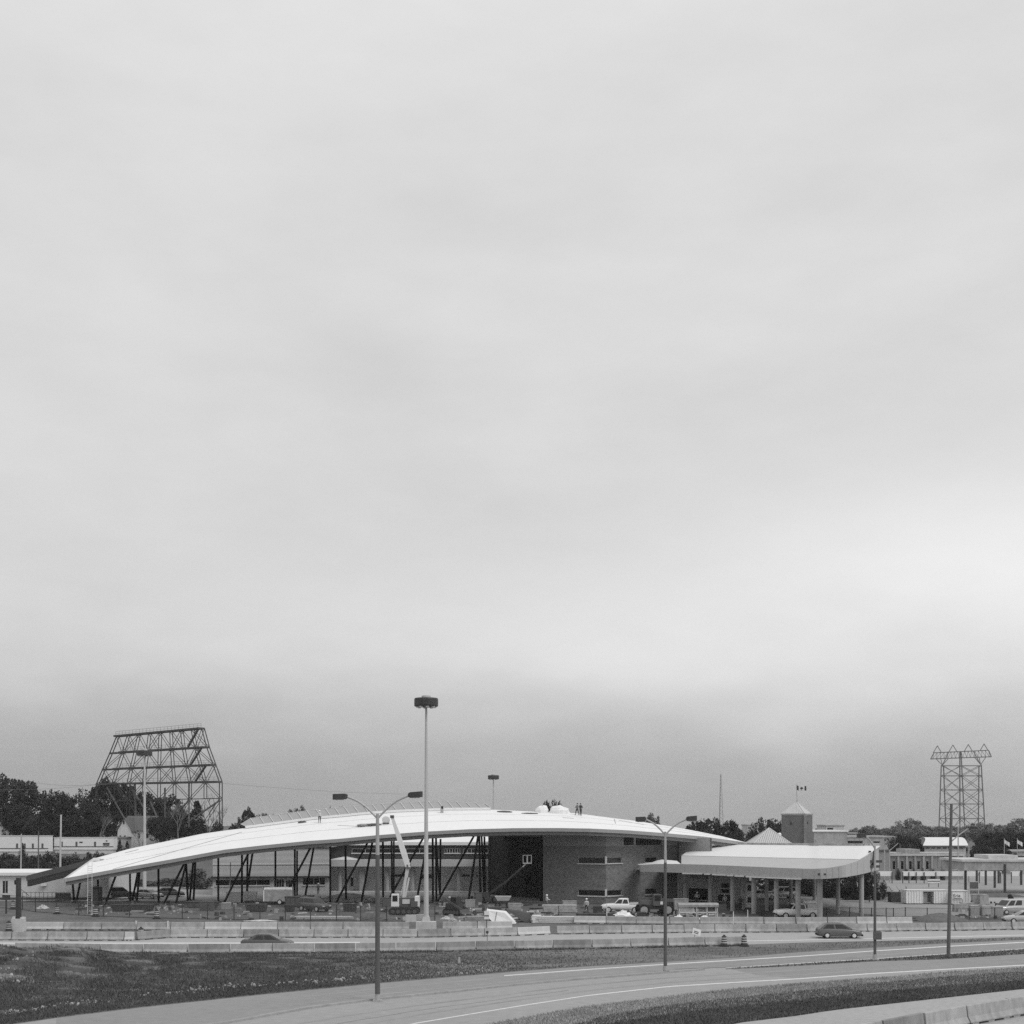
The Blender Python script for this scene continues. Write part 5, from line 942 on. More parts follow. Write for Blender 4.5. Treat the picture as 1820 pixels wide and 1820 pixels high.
# ------------------------------------------------------------------ site office and its steps
off_ = thing('site_office', 'long pale site office with small dark windows at the far left', 'building', G(60, 1601)); a = V(((-70-910)/F*177, 177, 0)); b = V(((191-910)/F*177, 177, 0)); zt = H-(1556-HY)/F*177
facade(off_, a, b, .35, zt, [(24.5, 36.5, 1563.5, 1573), (48.5, 60.5, 1563.5, 1573), (75, 84.5, 1564.5, 1573), (4, 14.5, 1565, 1588)], 'off_white', fw=.05, mull=1, sill=False, rev=.1)
part(off_, 'roof', MB().bb(a.x-.2, (66-910)/F*177, 176.6, 190, zt, zt+.42), 'white_paint', world=True); part(off_, 'right_roof', MB().bb((66-910)/F*177+.01, b.x, 176.8, 190, zt, zt+.2), 'off_white', world=True); part(off_, 'end_wall', MB().bb(b.x, b.x+.15, 177, 190, .35, zt), 'off_white', world=True); part(off_, 'skirt', MB().bb(a.x+.1, b.x-.1, 177.1, 177.3, 0, .35), 'mid_metal', world=True)
part(off_, 'air_conditioner', MB().box(P(78, 1571.5, 176.8), (.7, .5, .5)), 'white_paint', world=True)
st = thing('entry_ramp', 'dark railed access ramp along the front of the site office', 'ramp', G(70, 1604)); m = MB()
part(st, 'deck', MB().bb((52-910)/F*175, (112-910)/F*175, 174.2, 175.4, .25, .42), 'dark_metal', world=True)
for x in np.linspace(40, 130, 13): part(st, 'baluster', MB().bar(G(x, 1603.5), G(x, 1603.5)+V((0, 0, 1.35)), .05, .05), 'dark_metal', world=True)
for z in (.75, 1.35): part(st, 'handrail', MB().bar(G(40, 1603.5)+V((0, 0, z)), G(130, 1603.5)+V((0, 0, z)), .05, .05), 'dark_metal', world=True)
part(st, 'panel', MB().bb((101-910)/F*174, (128-910)/F*174, 173.4, 173.5, .1, 1.2), 'mid_metal', world=True); part(st, 'stair_rail', MB().bar(G(38, 1604)+V((0, 0, 1.8)), G(52, 1604)+V((0, 0, .9)), .07, .07), 'mid_metal', world=True)

# ------------------------------------------------------------------ hillside: trailers, houses
def trailer(x0, x1, y0, y1, d, label, doors, marks, skirt=True):
    p = P((x0+x1)/2, y1, d); p.z = hgt(p.x, p.y); t = thing('office_trailer', label, 'trailer', p); A = P(x0, y0, d); B = P(x1, y1, d); zt = A.z; zb = p.z+.9
    part(t, 'box', MB().bb(A.x, B.x, d, d+2.6, zb, zt), 'white_paint', world=True); part(t, 'trim', MB().bb(A.x, B.x, d-.03, d, zb+.55, zb+.75), 'mid_metal', world=True); part(t, 'roof_edge', MB().bb(A.x-.1, B.x+.1, d-.08, d+2.7, zt, zt+.1), 'frame_light', world=True); part(t, 'skirting', MB().bb(A.x+.2, B.x-.2, d+.15, d+2.4, p.z-.3, zb), 'off_white', world=True)
    for x in doors: part(t, 'window', MB().bb((x-1.7-910)/F*d, (x+1.7-910)/F*d, d-.05, d+.05, zb+.75, zb+1.75), 'mid_metal', world=True)
    for x, y_, w_, h_ in marks: part(t, 'lettering', MB().bb((x-w_-910)/F*d, (x+w_-910)/F*d, d-.06, d-.03, H-(y_+h_-HY)/F*d, H-(y_-h_-HY)/F*d), 'dark_metal', world=True)
trailer(96, 202, 1489, 1517, 272, 'right white office trailer with small lettering on the hillside', (110, 136, 169), ((144, 1497, 3, 1), (189, 1499.3, 6, 1.2), (189, 1502, 5.5, .8), (189.5, 1494.6, 1.4, 1)))
trailer(-40, 86, 1486, 1514, 268, 'left white office trailer cut by the left border on the hillside', (30.5, 44, 58.5, 75.5), ())
def house(px0, px1, ye, ya, yb, d, label, wm='house_white', gable=True, depth=9, wins=()):
    p = P((px0+px1)/2, yb, d); p.z = hgt(p.x, p.y)-.2; t = thing('house', label, 'house', p); A, B = P(px0, ye, d), P(px1, ye, d); za = H-(ya-HY)/F*d; xm = (A.x+B.x)/2
    m = MB()
    if gable:
        m.loft([[V((A.x, y_, p.z)), V((B.x, y_, p.z)), V((B.x, y_, A.z)), V((xm, y_, za)), V((A.x, y_, A.z))] for y_ in (d, d+depth)]); part(t, 'wall', m, wm, world=True); r = MB()
        for s, e in ((A, -1), (B, 1)): q = V((s.x+e*.35, 0, s.z-.3)); r.slab([V((q.x, d-.3, q.z)), V((xm, d-.3, za+.08)), V((xm, d+depth+.3, za+.08)), V((q.x, d+depth+.3, q.z))], (0, 0, .14))
        ro = part(t, 'roof', r, 'shingle', world=True)
    else:
        m.bb(A.x, B.x, d, d+depth, p.z, A.z); part(t, 'wall', m, wm, world=True); r = MB(); r.loft([[V((A.x-.3, d-.3, A.z)), V((A.x-.3, d+depth/2, za)), V((A.x-.3, d+depth+.3, A.z))], [V((B.x+.3, d-.3, A.z)), V((B.x+.3, d+depth/2, za)), V((B.x+.3, d+depth+.3, A.z))]]); ro = part(t, 'roof', r, 'shingle', world=True)
    for x, y_, w_, h_ in wins: wo = part(t, 'window', MB().bb((x-w_-910)/F*d, (x+w_-910)/F*d, d-.04, d+.06, H-(y_+h_-HY)/F*d, H-(y_-h_-HY)/F*d), 'glass', world=True)
    return t
t = house(209, 234, 1476, 1455, 1512, 285, 'white gabled house half hidden by the steel sign frame', wins=((220, 1462, 1.2, 3), (214, 1488, 1.5, 3), (222, 1488, 1.5, 3)))
A = V(wloc(t)); m = MB(); m.bb((233-910)/F*287, (275-910)/F*287, 288, 296, hgt(-85, 288)-.2, H-(1476-HY)/F*288); part(t, 'rear_wing', m, 'house_white', world=True); r = MB().loft([[V((x, 287.6, H-(1476-HY)/F*288)), V((x, 292, H-(1450-HY)/F*292)), V((x, 296.4, H-(1476-HY)/F*288))] for x in ((215-910)/F*287, (276-910)/F*287)]); part(t, 'rear_roof', r, 'shingle', world=True)
for x, y_ in ((247, 1485), (262, 1485), (256, 1500)): part(t, 'window', MB().bb((x-2-910)/F*288, (x+2-910)/F*288, 287.93, 288.05, H-(y_+4-HY)/F*288, H-(y_-4-HY)/F*288), 'glass', world=True)
house(204, 224, 1489, 1487, 1515, 279, 'small flat porch building at the right end of the office trailer', 'concrete_mid', False, 4, ((206, 1497, 1, 4),))
house(-32, 22, 1480, 1456, 1505, 290, 'pale gabled house at the left border behind the trailer', wins=((5, 1476, 1.6, 2),)); house(48, 112, 1481, 1472, 1505, 300, 'low grey-roofed house behind the two office trailers', 'concrete_mid', False, 8, ((73, 1478, 3, 1.5), (95, 1482, 3, 1.2)))
house(108, 131, 1480, 1478, 1505, 296, 'small grey shed behind the right office trailer', 'concrete_mid', False, 5)

# ------------------------------------------------------------------ brick tower, pyramid roof and buildings beyond the canopy
d = 232; tw = thing('brick_tower', 'square brick tower with pale pyramid roof and flag above the canopy', 'tower', V((*P(1416, 1555, d).xy, 0)))
c0 = P(1389, 1500, d); c1 = P(1431, 1500, d-1.5); c2 = P(1444, 1500, d+3); zt = H-(1449-HY)/F*d
facade(tw, c0, c1, 0, zt, [(1404.6, 1407, 1461.5, 1466)], 'tower_brick', fw=0, sill=False, glass='dark_void'); facade(tw, c1, c2, 0, zt, [(1434.5, 1436.2, 1460.5, 1465)], 'tower_brick', fw=0, sill=False, glass='dark_void', name='right_wall')
c3 = c0+(c2-c1); cen = (c0+c2)/2; cx, cy = cen.x, cen.y; quad = lambda k, z: [V((cx+(q.x-cx)*k, cy+(q.y-cy)*k, z)) for q in (c0, c1, c2, c3)]
part(tw, 'core', MB().loft([quad(.9, 0), quad(.9, zt-.05)]), 'tower_brick', world=True); part(tw, 'cornice', MB().loft([quad(1.03, zt-.02), quad(1.05, zt+.3)]), 'concrete_mid', world=True)
part(tw, 'corner_strip', MB().box(V((c1.x, c1.y-.05, zt/2)), (.5, .3, zt)), 'brick', world=True)
ap = P(1416.5, 1425, d); rs = quad(.97, zt+.31); rt = V((cx, cy, ap.z))
ro = part(tw, 'roof', MB().add(rs+[rt], [(0, 1, 4), (1, 2, 4), (2, 3, 4), (3, 0, 4), (3, 2, 1, 0)]), 'metal_roof', world=True); m = MB()
for i in range(13): q = rs[0].lerp(rs[1], i/12); m.bar(q+V((0, -.03, .03)), q.lerp(rt+V((q.x-rt.x, 0, 0))*0, .96*(1-abs(i-6)/6)+.02)+V((0, -.03, .03)), .06, .08)
for q in rs: m.bar(q+V((0, 0, .04)), rt+V((0, 0, .04)), .12, .1)
part(ro, 'standing_seams', m, 'frame_light', world=True); part(tw, 'flagpole', MB().tube(rt, P(1415.5, 1393, cy), .07, .04, 8).lathe([(.03, -.25), (.16, -.1), (.16, .05), (.03, .2)], 8, rt+V((0, 0, .2))), 'galv', world=True)
fl_ = thing('flag', 'small flag with dark side bands and a dark leaf on white above the brick tower', 'flag', P(1416, 1405, cy)); 
def FP(u, v): return P(1416+17*u, 1395.5+8.2*v+2.6*u+.8*math.sin(u*5), cy)+V((0, .25*math.sin(u*6), 0))
for nm, u0, u1, mt_ in (('hoist_band', 0, .24, 'cloth_dark'), ('centre_field', .24, .78, 'white_paint'), ('fly_band', .78, 1, 'cloth_dark')):
    q = MB(); n = 6; q.loft([[FP(u, 0), FP(u, 1), FP(u, 1)+V((0, .02, 0)), FP(u, 0)+V((0, .02, 0))] for u in np.linspace(u0, u1, n)]); part(fl_, nm, q, mt_, world=True)
lf_ = [(0, .12), (.05, .3), (.12, .26), (.1, .42), (.2, .4), (.17, .55), (.04, .64), (.03, .85), (-.03, .85), (-.04, .64), (-.17, .55), (-.2, .4), (-.1, .42), (-.12, .26), (-.05, .3)]
part(fl_, 'leaf', MB().slab([FP(.51+a*.75, b)+V((0, -.03, 0)) for a, b in lf_], (0, .015, 0)), 'cloth_dark', world=True)
d = 205; pyr = thing('pyramid_pavilion', 'pavilion with a ribbed pale pyramid roof just behind the canopy', 'pavilion', V((*P(1370, 1555, d).xy, 0)))
ap = P(1367, 1472, d+3); ze = H-(1503-HY)/F*d; x0, x1 = (1334-910)/F*d, (1409-910)/F*d; rs = [V((x0, d-1, ze)), V((x1, d-1, ze)), V((x1, d+7, ze)), V((x0, d+7, ze))]; rt = V((ap.x, d+3, ap.z))
ro = part(pyr, 'roof', MB().add(rs+[rt], [(0, 1, 4), (1, 2, 4), (2, 3, 4), (3, 0, 4), (3, 2, 1, 0)]), 'metal_roof', world=True); m = MB()
for i in range(1, 22):
    q = rs[0].lerp(rs[1], i/22); k = 1-abs(i-11*(rt.x-x0)/(x1-x0)*2)/11; k = max(.03, min(.97, k)); e = V((q.x, q.y+(rt.y-q.y)*k, q.z+(rt.z-q.z)*k)); m.bar(q+V((0, -.04, .04)), e+V((0, -.04, .04)), .07, .1)
for q in rs: m.bar(q+V((0, 0, .05)), rt+V((0, 0, .05)), .14, .12)
part(ro, 'standing_seams', m, 'frame_light', world=True); part(pyr, 'wall', MB().bb(x0+.6, x1-.6, d, d+6.4, 0, ze), 'pale_wall', world=True)
single('light_globe', MB().tube(V((*P(1386, 1560, 225).xy, 0)), P(1385.5, 1487, 225), .08).lathe([(.05, -.3), (.33, -.15), (.36, .1), (.15, .35)], 10, P(1385.5, 1483.5, 225)), 'white_paint', 'white globe lamp between the pyramid roof and the brick tower', 'lamp')
def block(x0, x1, yt, d, dep, m, label, wins=(), roof=None, name='flat_roofed_building', g='glass'):
    t = thing(name, label, 'building', V((*P((x0+x1)/2, 1550, d).xy, 0))); a = V(((x0-910)/F*d, d, 0)); b = V(((x1-910)/F*d, d, 0)); zt = H-(yt-HY)/F*d
    facade(t, a, b, 0, zt, list(wins), m, fw=.08 if wins else 0, sill=False, glass=g); part(t, 'roof', MB().bb(a.x-.2, b.x+.2, d-.2, d+dep, zt, zt+.3), roof or 'concrete_mid', world=True)
    for x in (a.x, b.x-.2): part(t, 'side_wall', MB().bb(x, x+.2, d+.4, d+dep, 0, zt), m, world=True)
    return t
block(1446, 1506, 1478.5, 262, 14, 'concrete_mid', 'plain grey building wall right of the brick tower', roof='white_paint'); block(1476, 1592, 1488.5, 300, 14, 'concrete_mid', 'long low building with dark strip windows behind the canopy end', ((1486, 1500, 1495, 1501), (1506, 1534, 1494, 1500), (1552, 1564, 1495, 1499)))
t = block(1468, 1500, 1468, 340, 10, 'concrete_light', 'pale rooftop block of a hazy distant building behind the flat roofs', ((1470, 1481, 1471, 1478),)); block(1328, 1348, 1467, 420, 10, 'concrete_light', 'distant pale building between two dark trees left of the tower', ((1330, 1334, 1470, 1473), (1339, 1343, 1470, 1473)))
block(1508, 1531, 1482, 345, 8, 'concrete_mid', 'small hazy building beside the rooftop shrub far behind the canopy'); block(1540, 1580, 1513, 232, 8, 'stone_wall', 'grey wall section behind the lamp arm at the canopy tip', roof='mid_metal')
# stone station with tall dark bays
d = 236; t = block(1574, 1712, 1519, d, 9, 'stone_wall', 'long stone station building with a row of tall dark doorways', [(x-3.2, x+3.2, 1530, 1546) for x in (1589, 1604, 1618.5, 1633, 1648.5)]+[(x-1, x+1, 1526, 1543) for x in (1666, 1673, 1680)]+[(1693, 1711, 1533, 1546)], name='stone_station', g='dark_void')
part(t, 'cornice', MB().bb((1573-910)/F*d, (1713-910)/F*d, d-.35, d, H-(1521-HY)/F*d, H-(1518-HY)/F*d), 'concrete_light', world=True); part(t, 'gable_block', MB().bb((1610-910)/F*d, (1636-910)/F*d, d+.3, d+6, H-(1520-HY)/F*d, H-(1509.5-HY)/F*d), 'concrete_mid', world=True)
for x in (1596, 1611, 1626, 1641, 1656): part(t, 'pilaster', MB().bb((x-1.6-910)/F*d, (x+1.6-910)/F*d, d-.3, d, 0, H-(1522-HY)/F*d), 'concrete_mid', world=True)
# arched white roof
d = 262; t = thing('arched_hall', 'hall with a bright white barrel roof behind the stone station', 'building', V((*P(1684, 1540, d).xy, 0))); x0, x1 = (1640-910)/F*d, (1721-910)/F*d; ze = H-(1503-HY)/F*d; za = H-(1488-HY)/F*(d+7)
m = MB().loft([[V((x0+(2.4 if i > 0 else 0)*math.sin(math.pi*min(u, .5)), d+14*u, ze+(za-ze)*math.sin(math.pi*u))), V((x1+1.0*math.sin(math.pi*u), d+14*u, ze+(za-ze)*math.sin(math.pi*u)))] for i, u in enumerate(np.linspace(0, 1, 13))], cap=False, close=False); part(t, 'roof', m, 'canopy_white', smooth=True, world=True)
facade(t, V((x0+.6, d+.6, 0)), V((x1-.6, d+.6, 0)), 0, ze-.1, [(1645+i*10, 1652+i*10, 1504.5, 1509) for i in range(7)], 'pale_wall', sill=False, fw=.1); part(t, 'end_wall', MB().bb(x1-.6, x1-.3, d+.6, d+13, 0, ze), 'pale_wall', world=True); part(t, 'eave', MB().bb(x0, x1, d-.1, d+.2, ze-.35, ze+.02), 'mid_metal', world=True)
# right-hand gas-station style canopy
t = thing('steel_canopy', 'flat-topped canopy on dark steel posts at the right border', 'canopy', G(1780, 1600)); zt = H-(1531-HY)/F*190
x0, x1 = (1709-910)/F*190, (1900-910)/F*190; part(t, 'roof', MB().bb(x0, x1, 190, 200, zt-.05, zt+.3), 'concrete_light', world=True); part(t, 'fascia', MB().bb(x0+.5, x1, 190.2, 199.5, H-(1547-HY)/F*190, zt-.05), 'concrete_mid', world=True); part(t, 'skylight_hump', MB().bb((1748-910)/F*194, (1800-910)/F*194, 192, 198, zt+.3, zt+.9), 'concrete_light', world=True)
for x, y in ((1716, 1588), (1752, 1573), (1768, 1578), (1775, 1570), (1736, 1571), (1815, 1573), (1786, 1590)): f = G(x, y); part(t, 'post', MB().bar(f, V((f.x, f.y, zt-.4)), .3, .3), 'dark_metal', world=True)
block(1788, 1860, 1514, 262, 8, 'concrete_mid', 'grey upper storey behind the steel canopy at the right border', ((1792, 1830, 1521, 1530),))
# white hoarding, billboards, containers
t = thing('white_hoarding', 'long low white hoarding below the stone station', 'fence', G(1660, 1571)); d = 222
for i, (x0, x1) in enumerate(((1561, 1585), (1604, 1640), (1640.4, 1690), (1692, 1740), (1742, 1780), (1796, 1815))):
    zb = 0.25; part(t, 'panel', MB().bb((x0-910)/F*d, (x1-910)/F*d, d-.05, d+.05, H-(1557-HY)/F*d, H-(1548.5-HY)/F*d), 'white_paint', world=True)
for x in (1562, 1585, 1604, 1615, 1628, 1642, 1663, 1690, 1715, 1740, 1778, 1797, 1813): part(t, 'post', MB().bar(V(((x-910)/F*d, d-.15, 0)), V(((x-910)/F*d, d-.15, H-(1550-HY)/F*d)), .14, .1), 'dark_metal', world=True)
t = thing('direction_sign', 'pale two-line sign board standing before the hoarding', 'sign', G(1659, 1577)); d = wloc(t).y; part(t, 'board', MB().bb((1648.5-910)/F*d, (1670.5-910)/F*d, d-.06, d, H-(1569.5-HY)/F*d, H-(1562.5-HY)/F*d), 'white_paint', world=True); part(t, 'band', MB().bb((1648.5-910)/F*d, (1670.5-910)/F*d, d-.08, d-.062, H-(1567-HY)/F*d, H-(1565.5-HY)/F*d), 'mid_metal', world=True)
for x in (1651, 1668): part(t, 'leg', MB().bar(V(((x-910)/F*d, d+.05, 0)), V(((x-910)/F*d, d+.05, H-(1563-HY)/F*d)), .1, .1), 'mid_metal', world=True)
def container(x0, x1, yt, yb, label, m='white_paint', open_=None, dep=2.4):
    f = G((x0+x1)/2, yb); d = f.y; t = thing('storage_container', label, 'container', f); zt = H-(yt-HY)/F*d; X0, X1 = (x0-910)/F*d, (x1-910)/F*d
    if open_:
        o0, o1 = [(x-910)/F*d for x in open_]; part(t, 'shell', MB().bb(X0, o0, d, d+dep, .1, zt).bb(o1, X1, d, d+dep, .1, zt).bb(o0, o1, d+dep-.1, d+dep, .1, zt).bb(o0, o1, d, d+dep, zt-.12, zt), m, world=True); part(t, 'inner_load', MB().bb(o0+.2, (o0+o1)/2, d+.5, d+dep-.15, .1, zt*.8), 'crate', world=True)
    else: part(t, 'shell', MB().bb(X0, X1, d, d+dep, .1, zt), m, world=True)
    k = max(4, int((X1-X0)/.35))
    for i in range(k+1):
        x = X0+(X1-X0)*i/k
        if not (open_ and o0 < x < o1): part(t, 'corrugation', MB().bb(x-.05, x+.05, d-.06, d, .15, zt-.08), m, world=True)
    part(t, 'top_rail', MB().bb(X0, X1, d-.07, d+dep, zt, zt+.08), 'off_white', world=True); return t, d
container(1611, 1688, 1583, 1607, 'open-sided white storage container with a dark doorway', 'white_paint', (1640, 1660)); t, d = container(1692, 1722, 1584, 1608, 'pale container carrying a lettered panel right of the pole', 'off_white')
part(t, 'lettered_panel', MB().bb((1692.5-910)/F*d, (1711-910)/F*d, d-.12, d-.07, H-(1598-HY)/F*d, H-(1586-HY)/F*d), 'white_paint', world=True)
cu = bpy.data.curves.new('lettering', 'FONT'); cu.body = 'Erie'; cu.size = .62; cu.extrude = .01; tmp = bpy.data.objects.new('tmp', cu); C.objects.link(tmp); dg = bpy.context.evaluated_depsgraph_get(); tm = bpy.data.meshes.new_from_object(tmp.evaluated_get(dg)); bpy.data.objects.remove(tmp)
tm.materials.clear(); tm.materials.append(MATS['dark_metal']); lo = bpy.data.objects.new('lettering', tm); C.objects.link(lo); lo.parent = t; lo.rotation_euler = (R(90), 0, 0); lo.location = V(((1693.5-910)/F*d, d-.135, H-(1594.5-HY)/F*d))-wloc(t); part(t, 'underline', MB().bb((1693.5-910)/F*d, (1709-910)/F*d, d-.14, d-.121, H-(1597-HY)/F*d, H-(1596-HY)/F*d), 'dark_metal', world=True)
f = G(1596, 1603); t = thing('dark_dumpster', 'black dumpster heaped with broken timber left of the open container', 'skip', f); part(t, 'shell', MB().box((0, 0, .7), (2.3, 1.6, 1.4), taper=1.08), 'tarp_dark'); m = MB()
for i in range(16): x = random.uniform(-1.8, 1.4); m.bar((x, random.uniform(-.4, .6), 1.35), (x+random.uniform(-1.2, 1.2), random.uniform(-.6, .6), 1.5+random.random()*.8), .12, .07)
part(t, 'timber_load', m, 'lumber'); single('pallet_crate', MB().box(G(1572, 1600)+V((0, 0, .55)), (1.5, 1.2, 1.1)), 'crate', 'grey crate left of the black dumpster', 'crate')
for i, (x, y, w_, h_, m_, lb) in enumerate(((1736, 1606, 1.3, 1.2, 'crate', 'grey crate right of the lettered container'), (1747, 1606.5, 1.2, 1.2, 'concrete_mid', 'pale crate at the end of the upper crate row'), (1731, 1628, 1.0, 1.2, 'concrete_mid', 'pale concrete block left in the lower block row'), (1752, 1628, 1.3, 1.15, 'concrete_mid', 'pale concrete block in the middle of the lower block row'), (1770, 1628, 1.3, 1.1, 'concrete_mid', 'pale concrete block right in the lower block row'), (1706, 1620, 1.6, .9, 'concrete_mid', 'pale block beside the gravel heap crest'), (1718, 1616, 1.4, .8, 'crate', 'grey crate behind the lower block row'), (1815, 1617, 1.6, 1.3, 'mid_metal', 'dark crate at the right border beside the tyre'))):
    single('crate', MB().box(G(x, y)+V((0, 0, h_/2)), (w_, 1.0, h_), R(i*7 % 11-5)).box(G(x, y)+V((0, 0, h_+.03)), (w_*1.04, 1.05, .06), R(i*7 % 11-5)), m_, lb, 'crate')
f = G(1797, 1606); q = MB(); q.lathe([(.32, -.14), (.62, -.16), (.68, 0), (.62, .16), (.32, .14), (.28, 0)], 18); rot = Matrix.Rotation(R(70), 3, 'Y'); q.v = [rot@v_+f+V((0, 0, .66)) for v_ in q.v]; single('loose_tyre', q, 'tyre', 'big loose black tyre standing among the crates at the right', 'tyre')
t = thing('notice_board', 'empty grey notice frame on posts beneath the steel canopy', 'notice board', G(1731, 1592)); part(t, 'board', MB().box((0, 0, 1.55), (1.25, .06, 1.0)), 'mid_metal'); m = MB()
for x in (-.7, .7): m.bar((x, 0, 0), (x, 0, 2.15), .1, .1)
m.bar((-.7, 0, 2.1), (.7, 0, 2.1), .1, .1); part(t, 'frame', m, 'concrete_light')
lump('grass_hump', (1775, 1594), 8, 3, .7, 'dirt', 'low weedy hump under the steel canopy', 'mound', 21, 14, .1)
for x, y_, lb in ((1789, 1498, 'left of two pale flags at the right border'), (1812, 1497, 'right of two pale flags at the right border')):
    d = 250; t = thing('flag', lb, 'flag', V((*P(x, 1550, d).xy, 0))); a = P(x-4, 1490, d); part(t, 'pole', MB().tube(V((a.x, d, 0)), a, .06), 'galv', world=True); part(t, 'cloth', MB().loft([[P(x-4+9*u, 1492+6*u, d)+V((0, .2*math.sin(u*6), 0)), P(x-4+9*u, 1498+7*u, d)+V((0, .2*math.sin(u*6), 0)), P(x-4+9*u, 1498+7*u, d)+V((0, .2*math.sin(u*6)+.02, 0)), P(x-4+9*u, 1492+6*u, d)+V((0, .2*math.sin(u*6)+.02, 0))] for u in np.linspace(0, 1, 7)]), 'white_paint', world=True)
for x, yt, yb, xe, ye, lb in ((1581, 1512, 1575, 1596, 1499, 'thin grey lamp post at the canopy framework'), (1722, 1505, 1570, 1716, 1505, 'thin grey lamp post behind the stone station right end'), (1703, 1468, 1560, 1716, 1462, 'thin distant lamp post left of the pylon leg'), (1572, 1510, 1585, 1574, 1508, 'stout grey post behind the canopy tip')):
    d = 225; f = V((*P(x, yb, d).xy, 0)); t = thing('far_lamp_post', lb, 'street lamp', f); part(t, 'shaft', MB().tube((0, 0, 0), P(x, yt, d)-f, .13, .09), 'galv'); part(t, 'arm', MB().tube(P(x, yt, d)-f, P(xe, ye, d)-f, .06), 'galv')

# ------------------------------------------------------------------ trees
def crown_mesh(seed, n_cl, per, leaf, shape='round'):
    r = np.random.default_rng(seed); vs = []; fs = []
    cc = []
    for i in range(n_cl):
        if shape == 'cone': z = r.uniform(.06, 1.0)**1.1; rad = (1.02-z)*.42*r.uniform(.55, 1.05); a = r.uniform(0, 6.28); c = (rad*math.cos(a), rad*math.sin(a), z); sr = .07+.07*(1-z)
        elif shape == 'shrub': a = r.uniform(0, 6.28); u = r.uniform(0, 1)**.5; z = r.uniform(.1, .85)*(1-.5*u*u); c = (.5*u*math.cos(a), .5*u*math.sin(a), z); sr = r.uniform(.1, .2)
        else:
            v = r.normal(size=3); v /= np.linalg.norm(v); k = r.uniform(.45, 1)**.6; lob = 1+.22*math.sin(3*math.atan2(v[1], v[0])+seed)+.15*math.sin(5*v[2]+seed*2)
            c = (v[0]*k*.40*lob, v[1]*k*.40*lob, .60+v[2]*k*.36*(1 if v[2] > 0 else .95)); sr = r.uniform(.055, .12)
        cc.append((c, sr))
    for c, sr in cc:
        p = r.normal(size=(per, 3)); p /= np.linalg.norm(p, axis=1)[:, None]; p *= (r.uniform(.25, 1, per)**.5*sr)[:, None]; p += np.array(c); p[:, 2] = np.maximum(p[:, 2], .02)
        u = r.normal(size=(per, 3)); u /= np.linalg.norm(u, axis=1)[:, None]; w_ = r.normal(size=(per, 3)); w_ -= (w_*u).sum(1)[:, None]*u; w_ /= np.linalg.norm(w_, axis=1)[:, None]
        s = leaf*r.uniform(.6, 1.3, per)[:, None]
        for a, b, c_, e in zip(p-u*s, p+w_*s*.6, p+u*s, p-w_*s*.6):
            o = len(vs); vs += [a, b, c_, e]; fs.append((o, o+1, o+2, o+3))
    m = bpy.data.meshes.new('crown'); m.from_pydata([tuple(v) for v in vs], [], fs); m.update(); return m, cc
def trunk_mesh(cc, seed, shape='round'):
    r = random.Random(seed); q = MB()
    if shape == 'cone': q.tube((0, 0, 0), (0, 0, .95), .022, .004, 7)
    else:
        top = V((r.uniform(-.03, .03), r.uniform(-.03, .03), .42 if shape == 'round' else .2)); q.tube((0, 0, -.01), top, .028, .018, 8)
        for c, sr in r.sample(cc, min(len(cc), 12)): mid = top.lerp(V(c), .5)+V((0, 0, -.02)); q.tube(top, mid, .012, .008, 5); q.tube(mid, V(c), .008, .003, 4)
    return q.mesh('trunk')
VAR = {}
for i in range(5): cm, cc = crown_mesh(40+i, 85, 75, .022); VAR['round', i] = (cm, trunk_mesh(cc, i))
for i in range(2): cm, cc = crown_mesh(60+i, 70, 60, .024, 'cone'); VAR['cone', i] = (cm, trunk_mesh(cc, i, 'cone'))
for i in range(3): cm, cc = crown_mesh(70+i, 45, 70, .035, 'shrub'); VAR['shrub', i] = (cm, trunk_mesh(cc, i, 'shrub'))
CM = {}
def tree(kind, i, base, hgt_, wid, label, leaf='leaf_dark', group=None, rz=None, name=None, cat=None):
    cm, tm = VAR[kind, i]; key = (kind, i, leaf)
    if key not in CM:
        a = cm.copy(); a.materials.append(MATS[leaf]); b = tm.copy(); b.materials.append(MATS['bark']); CM[key] = (a, b)
    a, b = CM[key]; k0 = {'round': .86, 'cone': .8, 'shrub': 1.1}[kind]
    t = thing(name or {'round': 'broadleaf_tree', 'cone': 'conifer_tree', 'shrub': 'shrub'}[kind], label, cat or ('shrub' if kind == 'shrub' else 'tree'), base, random.uniform(0, 6.28) if rz is None else rz, group)
    t.scale = (wid/k0, wid/k0, hgt_)
    o = bpy.data.objects.new('crown', a); C.objects.link(o); o.parent = t; o = bpy.data.objects.new('trunk', b); C.objects.link(o); o.parent = t
def ptree(kind, i, x, yt, wpx, d, label, leaf='leaf_dark', group=None, z=None, **k):
    p = P(x, yt, d); z0 = hgt(p.x, p.y)-.1 if z is None else z; tree(kind, i, V((p.x, d, z0)), p.z-z0, wpx*d/F, label, leaf, group, **k)
HG = 'trees on the hillside'
